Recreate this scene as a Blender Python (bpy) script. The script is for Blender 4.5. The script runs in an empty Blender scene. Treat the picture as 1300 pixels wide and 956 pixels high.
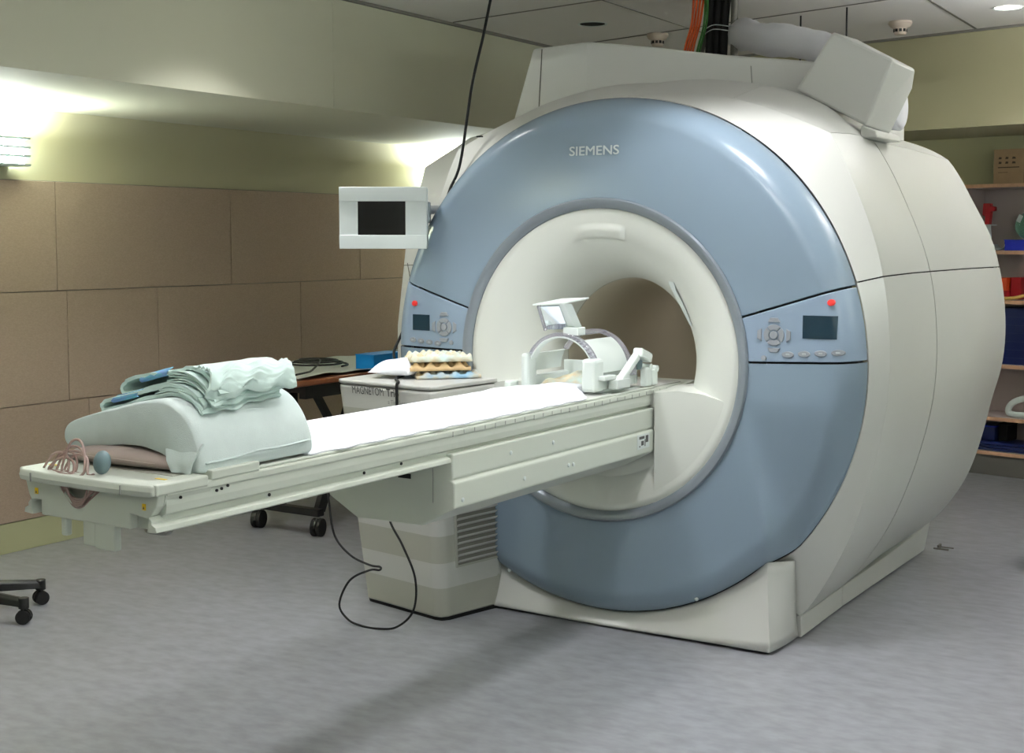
import bpy, bmesh, math, random
from mathutils import Vector, Matrix, noise
random.seed(7)
PI = math.pi
sc = bpy.context.scene
COL = sc.collection

# ------------------------------------------------------------------ materials
def lin(c):
    return tuple(((v/12.92) if v <= .04045 else ((v+.055)/1.055)**2.4) for v in c)
MATS = {}
def mat(name, rgb, rough=.5, metal=0., bump=0., bscale=60., vary=0., vscale=6., trans=0., alpha=1., coat=0., emit=None, estr=0., stretch=None, rgb2=None, ior=1.45, spec=.5):
    m = bpy.data.materials.new(name); m.use_nodes = True
    nt = m.node_tree; b = nt.nodes['Principled BSDF']
    c = lin(rgb)
    b.inputs['Base Color'].default_value = (*c, 1)
    b.inputs['Roughness'].default_value = rough
    b.inputs['Metallic'].default_value = metal
    b.inputs['IOR'].default_value = ior
    b.inputs['Specular IOR Level'].default_value = spec
    if trans: b.inputs['Transmission Weight'].default_value = trans
    if alpha < 1: b.inputs['Alpha'].default_value = alpha
    if coat: b.inputs['Coat Weight'].default_value = coat; b.inputs['Coat Roughness'].default_value = .15
    if emit: b.inputs['Emission Color'].default_value = (*lin(emit), 1); b.inputs['Emission Strength'].default_value = estr
    if vary or bump:
        tc = nt.nodes.new('ShaderNodeTexCoord'); mp = nt.nodes.new('ShaderNodeMapping')
        nt.links.new(tc.outputs['Object'], mp.inputs['Vector'])
        if stretch: mp.inputs['Scale'].default_value = stretch
    if vary:
        n = nt.nodes.new('ShaderNodeTexNoise'); n.inputs['Scale'].default_value = vscale; n.inputs['Detail'].default_value = 8
        nt.links.new(mp.outputs[0], n.inputs['Vector'])
        r = nt.nodes.new('ShaderNodeValToRGB')
        r.color_ramp.elements[0].position = .3; r.color_ramp.elements[1].position = .7
        c2 = lin(rgb2) if rgb2 else tuple(v*(1-vary) for v in c)
        r.color_ramp.elements[0].color = (*c2, 1); r.color_ramp.elements[1].color = (*c, 1)
        nt.links.new(n.outputs['Fac'], r.inputs['Fac']); nt.links.new(r.outputs[0], b.inputs['Base Color'])
    if bump:
        n2 = nt.nodes.new('ShaderNodeTexNoise'); n2.inputs['Scale'].default_value = bscale; n2.inputs['Detail'].default_value = 4
        nt.links.new(mp.outputs[0], n2.inputs['Vector'])
        bp = nt.nodes.new('ShaderNodeBump'); bp.inputs['Strength'].default_value = bump; bp.inputs['Distance'].default_value = .002
        nt.links.new(n2.outputs['Fac'], bp.inputs['Height']); nt.links.new(bp.outputs[0], b.inputs['Normal'])
    MATS[name] = m
    return m

M = dict(
 white=mat('cover_white', (.785,.785,.765), .36, bump=.03, bscale=900, coat=.15),
 white2=mat('funnel_white', (.85,.86,.83), .42, coat=.1),
 table=mat('table_white', (.80,.82,.775), .38, bump=.02, bscale=700),
 blue=mat('cover_blue', (.495,.562,.622), .27, bump=.03, bscale=1200, coat=.25),
 panelblue=mat('panel_blue', (.545,.615,.69), .33, bump=.02, bscale=1200, coat=.15),
 trim=mat('ring_grey', (.52,.55,.58), .32, metal=.25),
 dark=mat('gap_dark', (.07,.07,.07), .8),
 seam=mat('seam_brown', (.30,.29,.26), .7),
 bore=mat('bore_lining', (.82,.79,.72), .55),
 logo=mat('logo_grey', (.80,.83,.83), .35, metal=.1),
 ink=mat('ink_grey', (.30,.30,.30), .6),
 ink2=mat('ink_lightgrey', (.55,.56,.54), .6),
 stripe=mat('stripe_grey', (.70,.70,.655), .42, coat=.1),
 key=mat('key_grey', (.56,.58,.60), .45),
 keyl=mat('key_legend', (.66,.68,.69), .5),
 lcd=mat('lcd_dark', (.10,.19,.24), .25),
 red=mat('button_red', (.92,.22,.20), .35),
 yellow=mat('label_yellow', (.93,.78,.10), .5),
 black=mat('black_plastic', (.05,.05,.055), .4),
 rubber=mat('black_rubber', (.035,.035,.035), .7),
 screen=mat('screen_black', (.035,.028,.022), .2),
 bezel=mat('bezel_white', (.84,.87,.86), .35),
 metal=mat('steel', (.62,.62,.6), .3, metal=.9),
 sheet=mat('sheet_white', (.93,.94,.96), .85, bump=.25, bscale=260),
 green=mat('linen_green', (.83,.875,.865), .9, bump=.5, bscale=500, vary=.06, vscale=25),
 towel=mat('towel_green', (.84,.92,.895), .92, bump=.5, bscale=600, vary=.05, vscale=30),
 stripeb=mat('towel_stripe', (.42,.74,.80), .9, vary=.5, vscale=70, rgb2=(.52,.60,.84)),
 brown=mat('cushion_taupe', (.60,.545,.52), .42, bump=.1, bscale=60),
 tube=mat('tube_plastic', (.80,.68,.65), .2, trans=.35, coat=.5),
 bulb=mat('bulb_rubber', (.40,.48,.50), .5, bump=.15, bscale=200),
 clear=mat('coil_acrylic', (.86,.85,.90), .12, trans=.75, alpha=.85, coat=.5),
 coil=mat('coil_white', (.87,.90,.88), .35),
 mirror=mat('mirror_glass', (.85,.88,.9), .06, metal=1.),
 foam=mat('foam_tan', (.86,.74,.56), .9, bump=.5, bscale=150, vary=.15, vscale=30),
 foamc=mat('foam_cover', (.80,.88,.86), .9, vary=.3, vscale=22, rgb2=(.86,.76,.58)),
 foamb=mat('pad_blue', (.60,.76,.86), .85, vary=.4, vscale=16, rgb2=(.86,.78,.62)),
 cyan=mat('box_cyan', (.02,.50,.80), .4),
 wood=mat('desk_wood', (.52,.30,.19), .4, vary=.25, vscale=9, stretch=(12,1,1)),
 cloth=mat('cloth_grey', (.74,.75,.72), .9, bump=.3, bscale=120),
 navy=mat('plug_navy', (.08,.10,.35), .5),
 plaster=mat('wall_paint', (.71,.69,.575), .75, bump=.06, bscale=200),
 plaster2=mat('soffit_paint', (.76,.755,.67), .75, bump=.05, bscale=200),
 bezel2=mat('far_wall_paint', (.88,.88,.86), .8, bump=.05, bscale=200),
 back=mat('back_paint', (.69,.67,.54), .75, bump=.05, bscale=200),
 fabric=mat('panel_fabric', (.665,.585,.515), .95, bump=.8, bscale=420, vary=.16, vscale=90, stretch=(1,1,2.2)),
 floor=mat('floor_lino', (.585,.59,.615), .32, bump=.05, bscale=40, vary=.2, vscale=14, stretch=(1,1.8,1), rgb2=(.51,.515,.53)),
 skirt=mat('skirting_cream', (.69,.69,.54), .6),
 ceil=mat('ceiling_tile', (.93,.915,.90), .9, bump=.2, bscale=160),
 grid=mat('ceiling_grid', (.50,.49,.46), .6),
 grate=mat('grate_shadow', (.50,.49,.46), .8),
 shelf=mat('shelf_laminate', (.74,.68,.66), .6),
 edge=mat('shelf_edge', (.84,.66,.53), .5, vary=.15, vscale=40),
 kick=mat('shelf_kick', (.36,.35,.33), .6),
 card=mat('cardboard', (.70,.58,.45), .9, vary=.1, vscale=20),
 cardink=mat('carton_ink', (.30,.24,.19), .9),
 glass=mat('glass_green', (.62,.85,.78), .05, trans=.85),
 deepblue=mat('tray_blue', (.05,.12,.65), .45),
 binblue=mat('bin_blue', (.03,.09,.28), .4),
 orange=mat('box_orange', (.86,.32,.14), .5),
 dred=mat('box_red', (.62,.06,.10), .5),
 strap=mat('hose_yellow', (.86,.72,.40), .5),
 cabor=mat('cable_orange', (.86,.36,.14), .5),
 cabgr=mat('cable_green', (.20,.44,.16), .5),
 cabgy=mat('conduit_grey', (.45,.44,.41), .55),
 foil=mat('duct_white', (.90,.90,.92), .5, bump=.8, bscale=25),
 detector=mat('detector_cream', (.80,.74,.68), .5),
 lamp=mat('lamp_glow', (1,1,1), .5, emit=(1.,.98,.93), estr=14.),
 sconce=mat('sconce_glow', (1,1,1), .5, emit=(.93,1.,.96), estr=30.),
 louvre=mat('louvre_metal', (.85,.9,.9), .4, metal=.3),
 plexi=mat('tray_plastic', (.60,.70,.68), .2, trans=.3),
)

# ------------------------------------------------------------------ helpers
def world_of(o):
    v = Vector((0,0,0))
    while o: v += o.location; o = o.parent
    return v
def link(name, me, m, parent=None, smooth=False, origin=None):
    o = bpy.data.objects.new(name, me); COL.objects.link(o)
    off = Vector((0,0,0))
    if parent is not None:
        o.parent = parent; off = world_of(parent)
    else:
        if origin is None and len(me.vertices):
            xs=[v.co for v in me.vertices]; mn=Vector([min(c[i] for c in xs) for i in range(3)]); mx=Vector([max(c[i] for c in xs) for i in range(3)])
            origin=((mn.x+mx.x)/2,(mn.y+mx.y)/2,mn.z)
        off = Vector(origin or (0,0,0)); o.location = off
    if off.length: me.transform(Matrix.Translation(-off))
    if not me.materials and m: me.materials.append(m)
    if smooth:
        for p in me.polygons: p.use_smooth = True
    return o
def thing(name, label, cat, loc=(0,0,0), group=None):
    o = bpy.data.objects.new(name, None); COL.objects.link(o); o.location = loc; o.empty_display_size=.05
    return tag(o, label, cat, group)
def tag(o, label, cat, group=None, kind=None):
    o['label'] = label; o['category'] = cat
    if group: o['group'] = group
    if kind: o['kind'] = kind
    return o
def struct(o): o['kind'] = 'structure'; return o

class MB:
    """collects shapes; build() links them as one mesh object (coordinates are world coordinates)"""
    def __init__(s): s.bm = bmesh.new()
    def box(s, a, b, bev=0., rot=None, piv=None):
        a=Vector(a); b=Vector(b); c=(a+b)/2; d=b-a
        g = bmesh.ops.create_cube(s.bm, size=1)
        vs = g['verts']
        for v in vs: v.co = Vector((v.co.x*d.x, v.co.y*d.y, v.co.z*d.z)) + c
        if bev:
            es = list({e for v in vs for e in v.link_edges})
            r = bmesh.ops.bevel(s.bm, geom=es, offset=bev, segments=2, affect='EDGES', profile=.5)
            vs = list({v for f in r['faces'] for v in f.verts} | {v for v in vs if v.is_valid})
        if rot is not None:
            p = Vector(piv) if piv else c
            for v in vs: v.co = rot @ (v.co-p) + p
        return s
    def prism(s, pts, vec):
        """polygon (3D points) extruded by vec"""
        vec = Vector(vec); n=len(pts)
        a=[s.bm.verts.new(p) for p in pts]; b=[s.bm.verts.new(Vector(p)+vec) for p in pts]
        s.bm.faces.new(a); s.bm.faces.new(b[::-1])
        for i in range(n): s.bm.faces.new((a[i],b[i],b[(i+1)%n],a[(i+1)%n]))
        return s
    def grid(s, rows, closed=False):
        vr=[[s.bm.verts.new(p) for p in r] for r in rows]
        n=len(rows[0])
        for i in range(len(rows)-1):
            for j in range(n if closed else n-1):
                k=(j+1)%n
                s.bm.faces.new((vr[i][j],vr[i][k],vr[i+1][k],vr[i+1][j]))
        s.last=vr
        return s
    def cap(s, first=True, last=True):
        if first: s.bm.faces.new(s.last[0][::-1])
        if last: s.bm.faces.new(s.last[-1])
        return s
    def tube(s, pts, r, n=10, spline=True, sub=6, closed=False):
        P=[Vector(p) for p in pts]
        R=r if isinstance(r,(list,tuple)) else [r]*len(P)
        if spline and len(P)>2:
            Q=[];RR=[]
            m=len(P)
            for i in range(m if closed else m-1):
                if closed: p0,p1,p2,p3=P[(i-1)%m],P[i],P[(i+1)%m],P[(i+2)%m]
                else: p0,p1,p2,p3=P[max(i-1,0)],P[i],P[i+1],P[min(i+2,m-1)]
                for k in range(sub):
                    t=k/sub
                    Q.append(.5*((2*p1)+(p2-p0)*t+(2*p0-5*p1+4*p2-p3)*t*t+(3*p1-p0-3*p2+p3)*t**3)); RR.append(R[i]*(1-t)+R[(i+1)%m]*t)
            if not closed: Q.append(P[-1]); RR.append(R[-1])
            P,R=Q,RR
        rows=[]; up=None
        L=len(P)
        for i,p in enumerate(P):
            if closed: d=(P[(i+1)%L]-P[i-1])
            else: d=(P[min(i+1,L-1)]-P[max(i-1,0)])
            d.normalize()
            if up is None:
                up=Vector((0,0,1)) if abs(d.z)<.9 else Vector((1,0,0))
            u=(up-d*up.dot(d))
            if u.length<1e-6: u=d.orthogonal()
            u.normalize(); up=u; w=d.cross(u)
            rows.append([p+(u*math.cos(2*PI*k/n)+w*math.sin(2*PI*k/n))*R[i] for k in range(n)])
        if closed: rows.append(rows[0]); s.grid(rows,True); 
        else: s.grid(rows,True); s.cap()
        return s
    def cyl(s, a, b, r, n=24, r2=None): return s.tube([a,b],[r,r if r2 is None else r2],n,spline=False)
    def lathe(s, prof, c, axis='z', n=48, a0=0, a1=2*PI):
        """prof: list (r, h) around axis through c"""
        full = abs(a1-a0-2*PI)<1e-6
        m = n if full else n+1
        rows=[]
        for r,h in prof:
            row=[]
            for k in range(m):
                a=a0+(a1-a0)*k/n; x,y=r*math.cos(a),r*math.sin(a)
                if axis=='z': p=(c[0]+x,c[1]+y,c[2]+h)
                elif axis=='y': p=(c[0]+x,c[1]+h,c[2]+y)
                else: p=(c[0]+h,c[1]+x,c[2]+y)
                row.append(p)
            rows.append(row)
        return s.grid(rows, full)
    def sphere(s, c, r, sc3=(1,1,1), n=20):
        g=bmesh.ops.create_uvsphere(s.bm,u_segments=n,v_segments=n//2,radius=r)
        for v in g['verts']: v.co=Vector((v.co.x*sc3[0],v.co.y*sc3[1],v.co.z*sc3[2]))+Vector(c)
        return s
    def xf(s, f):
        for v in s.bm.verts: v.co = Vector(f(v.co))
        return s
    def build(s, name, m, parent=None, smooth=False, bevel=0., solid=0., weld=True, subd=0, angle=None, origin=None, soff=-1):
        if weld: bmesh.ops.remove_doubles(s.bm, verts=s.bm.verts, dist=1e-5)
        bmesh.ops.recalc_face_normals(s.bm, faces=s.bm.faces)
        me=bpy.data.meshes.new(name); s.bm.to_mesh(me); s.bm.free()
        o=link(name, me, m, parent, smooth, origin)
        if solid and smooth:
            sh=me.attributes.new('sharp_edge','BOOLEAN','EDGE') if 'sharp_edge' not in me.attributes else me.attributes['sharp_edge']
            cnt={}
            for p in me.polygons:
                for k in p.edge_keys: cnt[k]=cnt.get(k,0)+1
            for e in me.edges: sh.data[e.index].value = cnt.get(tuple(sorted(e.vertices)),0)==1
        if solid:
            d=o.modifiers.new('solid','SOLIDIFY'); d.thickness=solid; d.offset=soff
        if subd:
            d=o.modifiers.new('sub','SUBSURF'); d.levels=subd; d.render_levels=subd
        if bevel:
            d=o.modifiers.new('bev','BEVEL'); d.width=bevel; d.segments=2; d.limit_method='ANGLE'; d.angle_limit=math.radians(40)
            d.harden_normals=False
        if angle is not None:
            for p in me.polygons: p.use_smooth=True
            me.set_sharp_from_angle(angle=math.radians(angle))
        return o

def text(name, s, size, m, parent, f, bold=0., extr=.0, space=1.0):
    """f maps flat text coordinates (x,y,z) to world"""
    cu=bpy.data.curves.new(name,'FONT'); cu.body=s; cu.size=1; cu.extrude=0; cu.space_character=space
    t=bpy.data.objects.new('tmp_text',cu); COL.objects.link(t)
    dg=bpy.context.evaluated_depsgraph_get(); me=bpy.data.meshes.new_from_object(t.evaluated_get(dg)); 
    bpy.data.objects.remove(t)
    if bold:
        bm=bmesh.new(); bm.from_mesh(me); g0=bm.verts[:]+bm.edges[:]+bm.faces[:]
        for dx,dy in ((bold,0),(0,bold*.6),(bold,bold*.6)):
            r=bmesh.ops.duplicate(bm,geom=g0)
            for v in r['geom']:
                if isinstance(v,bmesh.types.BMVert): v.co.x+=dx; v.co.y+=dy; v.co.z+=.012+dx*.3+dy*.5
        bm.to_mesh(me); bm.free()
    for v in me.vertices: v.co*=size
    xs=[v.co.x for v in me.vertices]; w=max(xs) if xs else 1
    for v in me.vertices: v.co=Vector(f(v.co.x,v.co.y,v.co.z,w))
    me.materials.clear()
    me.name=name
    return link(name, me, m, parent)

def lerp(a,b,t): return a+(b-a)*t
def sstep(a,b,x):
    t=min(1,max(0,(x-a)/(b-a))); return t*t*(3-2*t)
def interp(x, pts):
    if x<=pts[0][0]: return pts[0][1]
    for (a,b),(c,d) in zip(pts,pts[1:]):
        if x<=c: return b+(d-b)*(x-a)/(c-a)
    return pts[-1][1]

# ------------------------------------------------------------------ camera
cam=bpy.data.cameras.new('camera'); co=bpy.data.objects.new('camera',cam); COL.objects.link(co)
co.location=(2.40768,-4.35724,1.44150)
co.rotation_euler=(math.radians(90-4.2545),0,math.radians(32.527))
cam.sensor_width=36; cam.lens=1713.43/1300*36; cam.shift_y=-45/1300; cam.clip_end=60
sc.camera=co

# ------------------------------------------------------------------ room
XW=-2.88; ZC=2.565; SX=-1.67; SZ=2.05
A=math.radians(-11); BD=Vector((math.cos(A),math.sin(A),0)); BN=Vector((-math.sin(A),math.cos(A),0))
Q0=Vector((.332,4.19,0))            # front foot of the shelving
def bk(t,d,z): return Q0+BD*t+BN*d+Vector((0,0,z))
struct(MB().box((-3.3,-6.2,-.12),(4.2,6.2,0)).build('floor',M['floor']))
struct(MB().box((-3.3,-6.2,ZC),(4.2,6.2,ZC+.1)).build('ceiling',M['ceil']))
struct(MB().box((-3.1,-6.2,0),(XW,6.2,ZC)).build('wall_left',M['plaster']))
struct(MB().box((4.0,-6.2,0),(4.2,6.2,ZC)).build('wall_right',M['bezel2']))
struct(MB().box((XW,-6.2,0),(4.0,-6.0,ZC)).build('wall_front',M['bezel2']))
m=MB(); p=[bk(-4.2,.34,0),bk(4.2,.34,0),bk(4.2,.44,0),bk(-4.2,.44,0)]; m.prism(p,(0,0,ZC)); struct(m.build('wall_back',M['back']))
# left soffit (bulkhead) and back soffit
m=MB(); m.prism([(XW,-6,SZ),(SX,-6,SZ),(SX,-6,ZC),(XW,-6,ZC)],(0,11.3,0)); struct(m.build('trim_1',M['plaster2']))
P0=Vector((.573,3.126,0)); 
def bs(t,d,z): return P0+BD*t+BN*d+Vector((0,0,z))
m=MB(); m.prism([bs(-2.26,0,SZ),bs(-2.26,1.42,2.10),bs(-2.26,1.42,ZC),bs(-2.26,0,ZC)],BD*5.9); struct(m.build('trim_2',M['back']))
# vertical joint line in the bulkhead paint
struct(MB().box((SX-.004,.505,SZ+.004),(SX+.0015,.509,ZC-.02)).build('trim_3',M['plaster2']))
# shadow-gap angle along the ceiling
struct(MB().box((SX,-6,ZC-.014),(SX+.02,5.2,ZC-.0005)).build('trim_4',M['grid']))
m=MB(); m.prism([bs(-2.2,-.02,ZC-.012),bs(-2.2,0,ZC-.012),bs(-2.2,0,ZC-.0005),bs(-2.2,-.02,ZC-.0005)],BD*5.4); struct(m.build('trim_5',M['grid']))
# ceiling grid lines
def cline(a,b,n,w=.012,m='grid'):
    a=Vector((*a,ZC-.003)); b=Vector((*b,ZC-.003)); d=(b-a).normalized(); s=Vector((-d.y,d.x,0))*w/2
    q=MB(); q.prism([a-s,a+s,b+s,b-s],(0,0,.0025)); struct(q.build('trim_%d'%n,M[m]))
cline((-1.64,1.43),(3.2,.62),6); cline((-1.64,2.5),(.473+2.6,2.025-.7),7)
cline((.66,.2),(.575,3.12),8,.012); cline((-1.64,.2),(3.4,-.7),9)
cline((-.63,-2),(-.72,3.3),10,.006)
# fabric panels on the left wall, each one a board
rows=[(.142,.677,[-6,-3.7,-2.4,-1.2,.05,1.3,2.5,3.7,5.0]),(.677,1.204,[-6,-3.6,-2.4,-1.25,-.066,.505,1.60,2.8,4.1,5.0]),(1.204,1.72,[-6,-3.8,-2.5,-1.3,-.12,1.038,2.15,3.3,5.0])]
k=11
for z0,z1,ys in rows:
    for y0,y1 in zip(ys,ys[1:]):
        struct(MB().box((XW,y0+.0018,z0+.0018),(XW+.03,y1-.0018,z1-.0018),bev=.0015).build('trim_%d'%k,M['fabric'])); k+=1
struct(MB().box((XW,-6,0),(XW+.024,5.2,.14),bev=.003).build('baseboard_left',M['skirt']))
struct(MB().box((XW,-6,.1405),(XW+.01,5.2,1.722)).build('trim_%d'%k,M['grate'])); k+=1
m=MB(); p=[bk(-4.1,.325,0),bk(-.2,.325,0),bk(-.2,.338,0),bk(-4.1,.338,0)]; m.prism(p,(0,0,.14)); struct(m.build('baseboard_back',M['skirt']))

# ------------------------------------------------------------------ MRI scanner
G=thing('mri_scanner','large white magnet scanner with a pale blue ring front and round bore','scanner',(0,.9,0))
Z0=1.0
def pol(r,a,y): return (r*math.cos(a), y, Z0+r*math.sin(a))
def adeg(a):   # fold angle to the right half, degrees -90..90
    a=math.degrees(math.atan2(math.sin(a),math.cos(a)))
    if a>90: a=180-a
    if a<-90: a=-180-a
    return a
def re_(a): return lerp(.944,.972,sstep(-50,-40,adeg(a)))
def ye_(a): return lerp(.055,.14,sstep(-50,-40,adeg(a)))
RI=.597
def blue_y(r,a):
    re=re_(a); ye=ye_(a); t=min(1,max(0,(r-RI)/(re-RI)))
    s=min(1,max(0,(t-.76)/.24)); rnd=1-math.sqrt(max(0,1-s*s))
    yu=ye*(.14*t*t+.86*rnd)
    x,_,z=pol(r,a,0); ax=abs(x)
    w=1-sstep(.78,1.0,z)
    if w<=0: return yu
    xc=interp(z,[(.05,.70),(.333,.69),(.487,.672),(.637,.635),(.75,.61),(.854,.585),(.9,.57)])
    xe=math.sqrt(max(.0001,re*re-(z-1)**2))
    yr=ye*rnd; dd=ax-xc
    if dd<=-.03: yl=yr
    else:
        dep=.105*max(0,(.89-z)/.56)**1.15
        # soft rounded edge, then the surface falls back behind the flat centre field
        fall=dep*(1-math.exp(-max(0,dd+.006)/.040)) if dd>-.006 else 0
        yl=max(yr, (yu*sstep(-.03,.06,dd)+fall)*(1-rnd)+yr)
    yl=min(yl,ye)
    return lerp(yu,yl,w)
def yfun(x,z): return blue_y(math.hypot(x,z-1), math.atan2(z-1,x))
def blue_part(name,a0,a1,m,na,gap=.0035,nr=44,off=0.):
    rows=[]
    for i in range(nr+1):
        t=i/nr
        row=[]
        for j in range(na+1):
            a=math.radians(lerp(a0,a1,j/na)); re=re_(a); r=lerp(RI,re,1-(1-t)**1.6)
            # keep gap constant
            g=gap/r; aa=math.radians(a0)+g+(math.radians(a1-a0)-2*g)*j/na
            row.append(pol(r,aa,blue_y(r,aa)-off))
        rows.append(row)
    return MB().grid(rows).build(name,m,G,smooth=True,solid=.014,bevel=.003,soff=-1)
AT,AB=17.2,2.0
ABL=.9
up=blue_part('upper_front_cover',AT,180-AT,M['blue'],150)
lo=blue_part('lower_front_cover',-180-AB,AB,M['blue'],200) if False else blue_part('lower_front_cover',180-ABL,360+AB,M['blue'],220)
pr=blue_part('control_panel',AB,AT,M['panelblue'],16)
pl=blue_part('control_panel',180-AT,180-ABL,M['panelblue'],16)
# control panel details
def on(x,z,d=.0): return (x, yfun(x,z)-d, z)
def blob(name,par,outline,m,h=.006,bev=.0015):
    """raised key: outline points (x,z) on panel"""
    q=MB(); cx=sum(p[0] for p in outline)/len(outline); cz=sum(p[1] for p in outline)/len(outline)
    a=[on(x,z,-.003) for x,z in outline]; b=[on(x,z,h) for x,z in outline]; c=[on(lerp(x,cx,.12),lerp(z,cz,.12),h+.001) for x,z in outline]
    q.grid([a,b,c],True); q.cap()
    return q.build(name,m,par,smooth=False)
def patch(name,par,x0,z0,x1,z1,m,h):
    q=MB(); rows=[[on(lerp(x0,x1,i/12),lerp(z0,z1,j/6),h) for j in range(7)] for i in range(13)]
    q.grid(rows); o=q.build(name,m,par,smooth=True,solid=.004); return o
def ell(cx,cz,rx,rz,n=16): return [(cx+rx*math.cos(2*PI*k/n),cz+rz*math.sin(2*PI*k/n)) for k in range(n)]
def rrect(x0,z0,x1,z1): return [(x0,z0),(x1,z0),(x1,z1),(x0,z1)]
for s,par in ((1,pr),(-1,pl)):
    cx=.690*s; cz=1.120
    if s==1: sx0,sx1=.79,.905
    else: sx0,sx1=-.85,-.764
    patch('display',par,min(sx0,sx1),1.112 if s==1 else 1.083,max(sx0,sx1),1.190 if s==1 else 1.146,M['lcd'],.0025)
    if s==-1: cx,cz=-.690,1.100
    blob('emergency_button',par,ell(.884*s if s==1 else -.838,1.235 if s==1 else 1.190,.011,.011),M['red'],.010)
    # ring of four quadrant keys
    for k in range(4):
        a0=PI/4+k*PI/2+.06; a1=a0+PI/2-.12; R1,R2=.018,.036
        pts=[(cx+R2*math.cos(lerp(a0,a1,i/6)),cz+R2*math.sin(lerp(a0,a1,i/6))) for i in range(7)]+[(cx+R1*math.cos(lerp(a1,a0,i/6)),cz+R1*math.sin(lerp(a1,a0,i/6))) for i in range(7)]
        blob('ring_key',par,pts,M['key'],.004)
    blob('centre_key',par,ell(cx,cz,.014,.014),M['key'],.006)
    for dx,dz,rx,rz in ((0,.050,.022,.009),(0,-.050,.022,.009),(.050,0,.009,.022),(-.050,0,.009,.022)):
        if dx==0: o=[(cx-rx,cz+dz-rz*math.copysign(1,dz)*.6),(cx-rx*.6,cz+dz+rz*math.copysign(1,dz)),(cx+rx*.6,cz+dz+rz*math.copysign(1,dz)),(cx+rx,cz+dz-rz*math.copysign(1,dz)*.6)]
        else: o=[(cx+dx-rx*math.copysign(1,dx)*.6,cz-rz),(cx+dx+rx*math.copysign(1,dx),cz-rz*.6),(cx+dx+rx*math.copysign(1,dx),cz+rz*.6),(cx+dx-rx*math.copysign(1,dx)*.6,cz+rz)]
        blob('arrow_key',par,o,M['key'],.005)
    for k in range(4):
        x=(.740+.0565*k) if s==1 else -(.722+.0425*k); z=(1.055+.004*k) if s==1 else (1.034+.003*k)
        w=.021 if s==1 else .016
        blob('push_key',par,ell(x,z,w,.0105,14),M['key'],.0035)
        blob('key_legend',par,rrect(x-w*.3,z-.003,x+w*.3,z+.003),M['keyl'],.0048)
    blob('round_key',par,ell(.655*s,1.040,.009,.009,12),M['key'],.005)
# maker's name on the blue ring
text('maker_logo','SIEMENS',.0475,M['logo'],G,lambda x,y,z,w:on(-.122+x*(.210/w),1.754+y*1.0,.003+z),bold=.035)
# grey ring round the mouth
m=MB(); m.lathe([(.597,.012),(.599,-.004),(.594,-.013),(.580,-.013),(.568,-.006),(.560,.004),(.560,.03),(.597,.03),(.597,.012)],(0,0,Z0),'y',128); m.build('mouth_ring',M['trim'],G,angle=35)
# flared mouth
prof=[(.562,.012)]
for k in range(0,25):
    f=k/24*PI/2; prof.append((.556-.256*math.sin(f)**.92, .004+.30*(1-math.cos(f))))
m=MB(); m.lathe(prof,(0,0,Z0),'y',128); m.build('mouth_funnel',M['white2'],G,smooth=True)
m=MB(); m.lathe([(.300,.304),(.300,1.55),(.34,1.66),(.42,1.75)],(0,0,Z0),'y',96); m.build('bore_tube',M['bore'],G,smooth=True)
m=MB(); m.lathe([(.3005,.303),(.2985,.306),(.2985,.309),(.3005,.312)],(0,0,Z0),'y',96); m.build('bore_joint',M['stripe'],G,smooth=True)
# shallow recess above the bore
m=MB()
rows=[]
for i in range(15):
    r=.450+.0042*i; row=[]
    for j in range(31):
        a=math.radians(lerp(77,105,j/30)); yy=.004+.30*(1-math.cos(math.asin(min(1,((.556-r)/.256)**(1/.92)))))
        e=sstep(0,.08,j/30)*sstep(0,.45,1-j/30)*sstep(0,.10,i/14)*sstep(0,.5,1-i/14)
        row.append(pol(r,a,yy-.0012+(-.007)*e))
    rows.append(row)
m.grid(rows).build('mouth_relief',M['white2'],G,smooth=True)
m=MB(); m.grid([[(.262,.060,1.318),(.285,.050,1.308)],[(.258,.072,1.285),(.292,.058,1.265)],[(.290,.088,1.215),(.317,.078,1.205)],[(.328,.104,1.135),(.340,.098,1.133)]]); m.build('peeling_tape',M['bezel'],G,smooth=True,solid=.001)
m=MB(); m.box((-.03,1.10,1.286),(.03,1.40,1.2985),bev=.003); m.build('added_bore_lamp',M['bezel'],G)  # unseen lamp strip added to lighten the bore
# lower filler of the mouth: apron panels beside and under the table
def ztop(x): return interp(abs(x),[(0,.892),(.25,.895),(.32,.905),(.42,.900),(.50,.880),(.585,.853)])
def ztp(x): return ztop(x)
def apron(name,x0,x1,zlo,zhi,y,m,n=26,depth=.25,par=G):
    q=MB(); top=[];bot=[]
    for i in range(n+1):
        x=lerp(x0,x1,i/n); zb=Z0-math.sqrt(max(0,.563**2-x*x)); 
        b=max(zb,zlo(x)); t=max(b+.0005,zhi(x)); top.append((x,y,t)); bot.append((x,y,b))
    tb=[(p[0],y+depth,p[2]+ (0.012 if True else 0)) for p in top]; bb=[(p[0],y+depth,p[2]) for p in bot]
    q.grid([bb,bot,[(b[0],y,lerp(b[2],t[2],.5)) for b,t in zip(bot,top)],top,tb])
    return q.build(name,m,par,angle=30)
apron('apron_panel',.236,.560,lambda x:.44-.02*(x-.24)/.3,ztp,.006,M['white2'],depth=.20)
apron('apron_panel',-.560,-.236,lambda x:.44,ztp,.006,M['white2'],depth=.20)
apron('under_table_panel',-.233,.233,lambda x:.452-.03*(x+.23)/.46,lambda x:.893,.035,M['white2'],depth=.30)
apron('lower_mouth_panel',-.50,.50,lambda x:0,lambda x:min(.448-.03*(x+.23)/.46,.455),.028,M['white2'],depth=.1)
m=MB(); m.prism([(-.305,.0265,.466),(.246,.0265,.440),(.246,.0265,.4375),(-.305,.0265,.4635)],(0,.003,0)); m.build('panel_joint',M['seam'],G)
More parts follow.
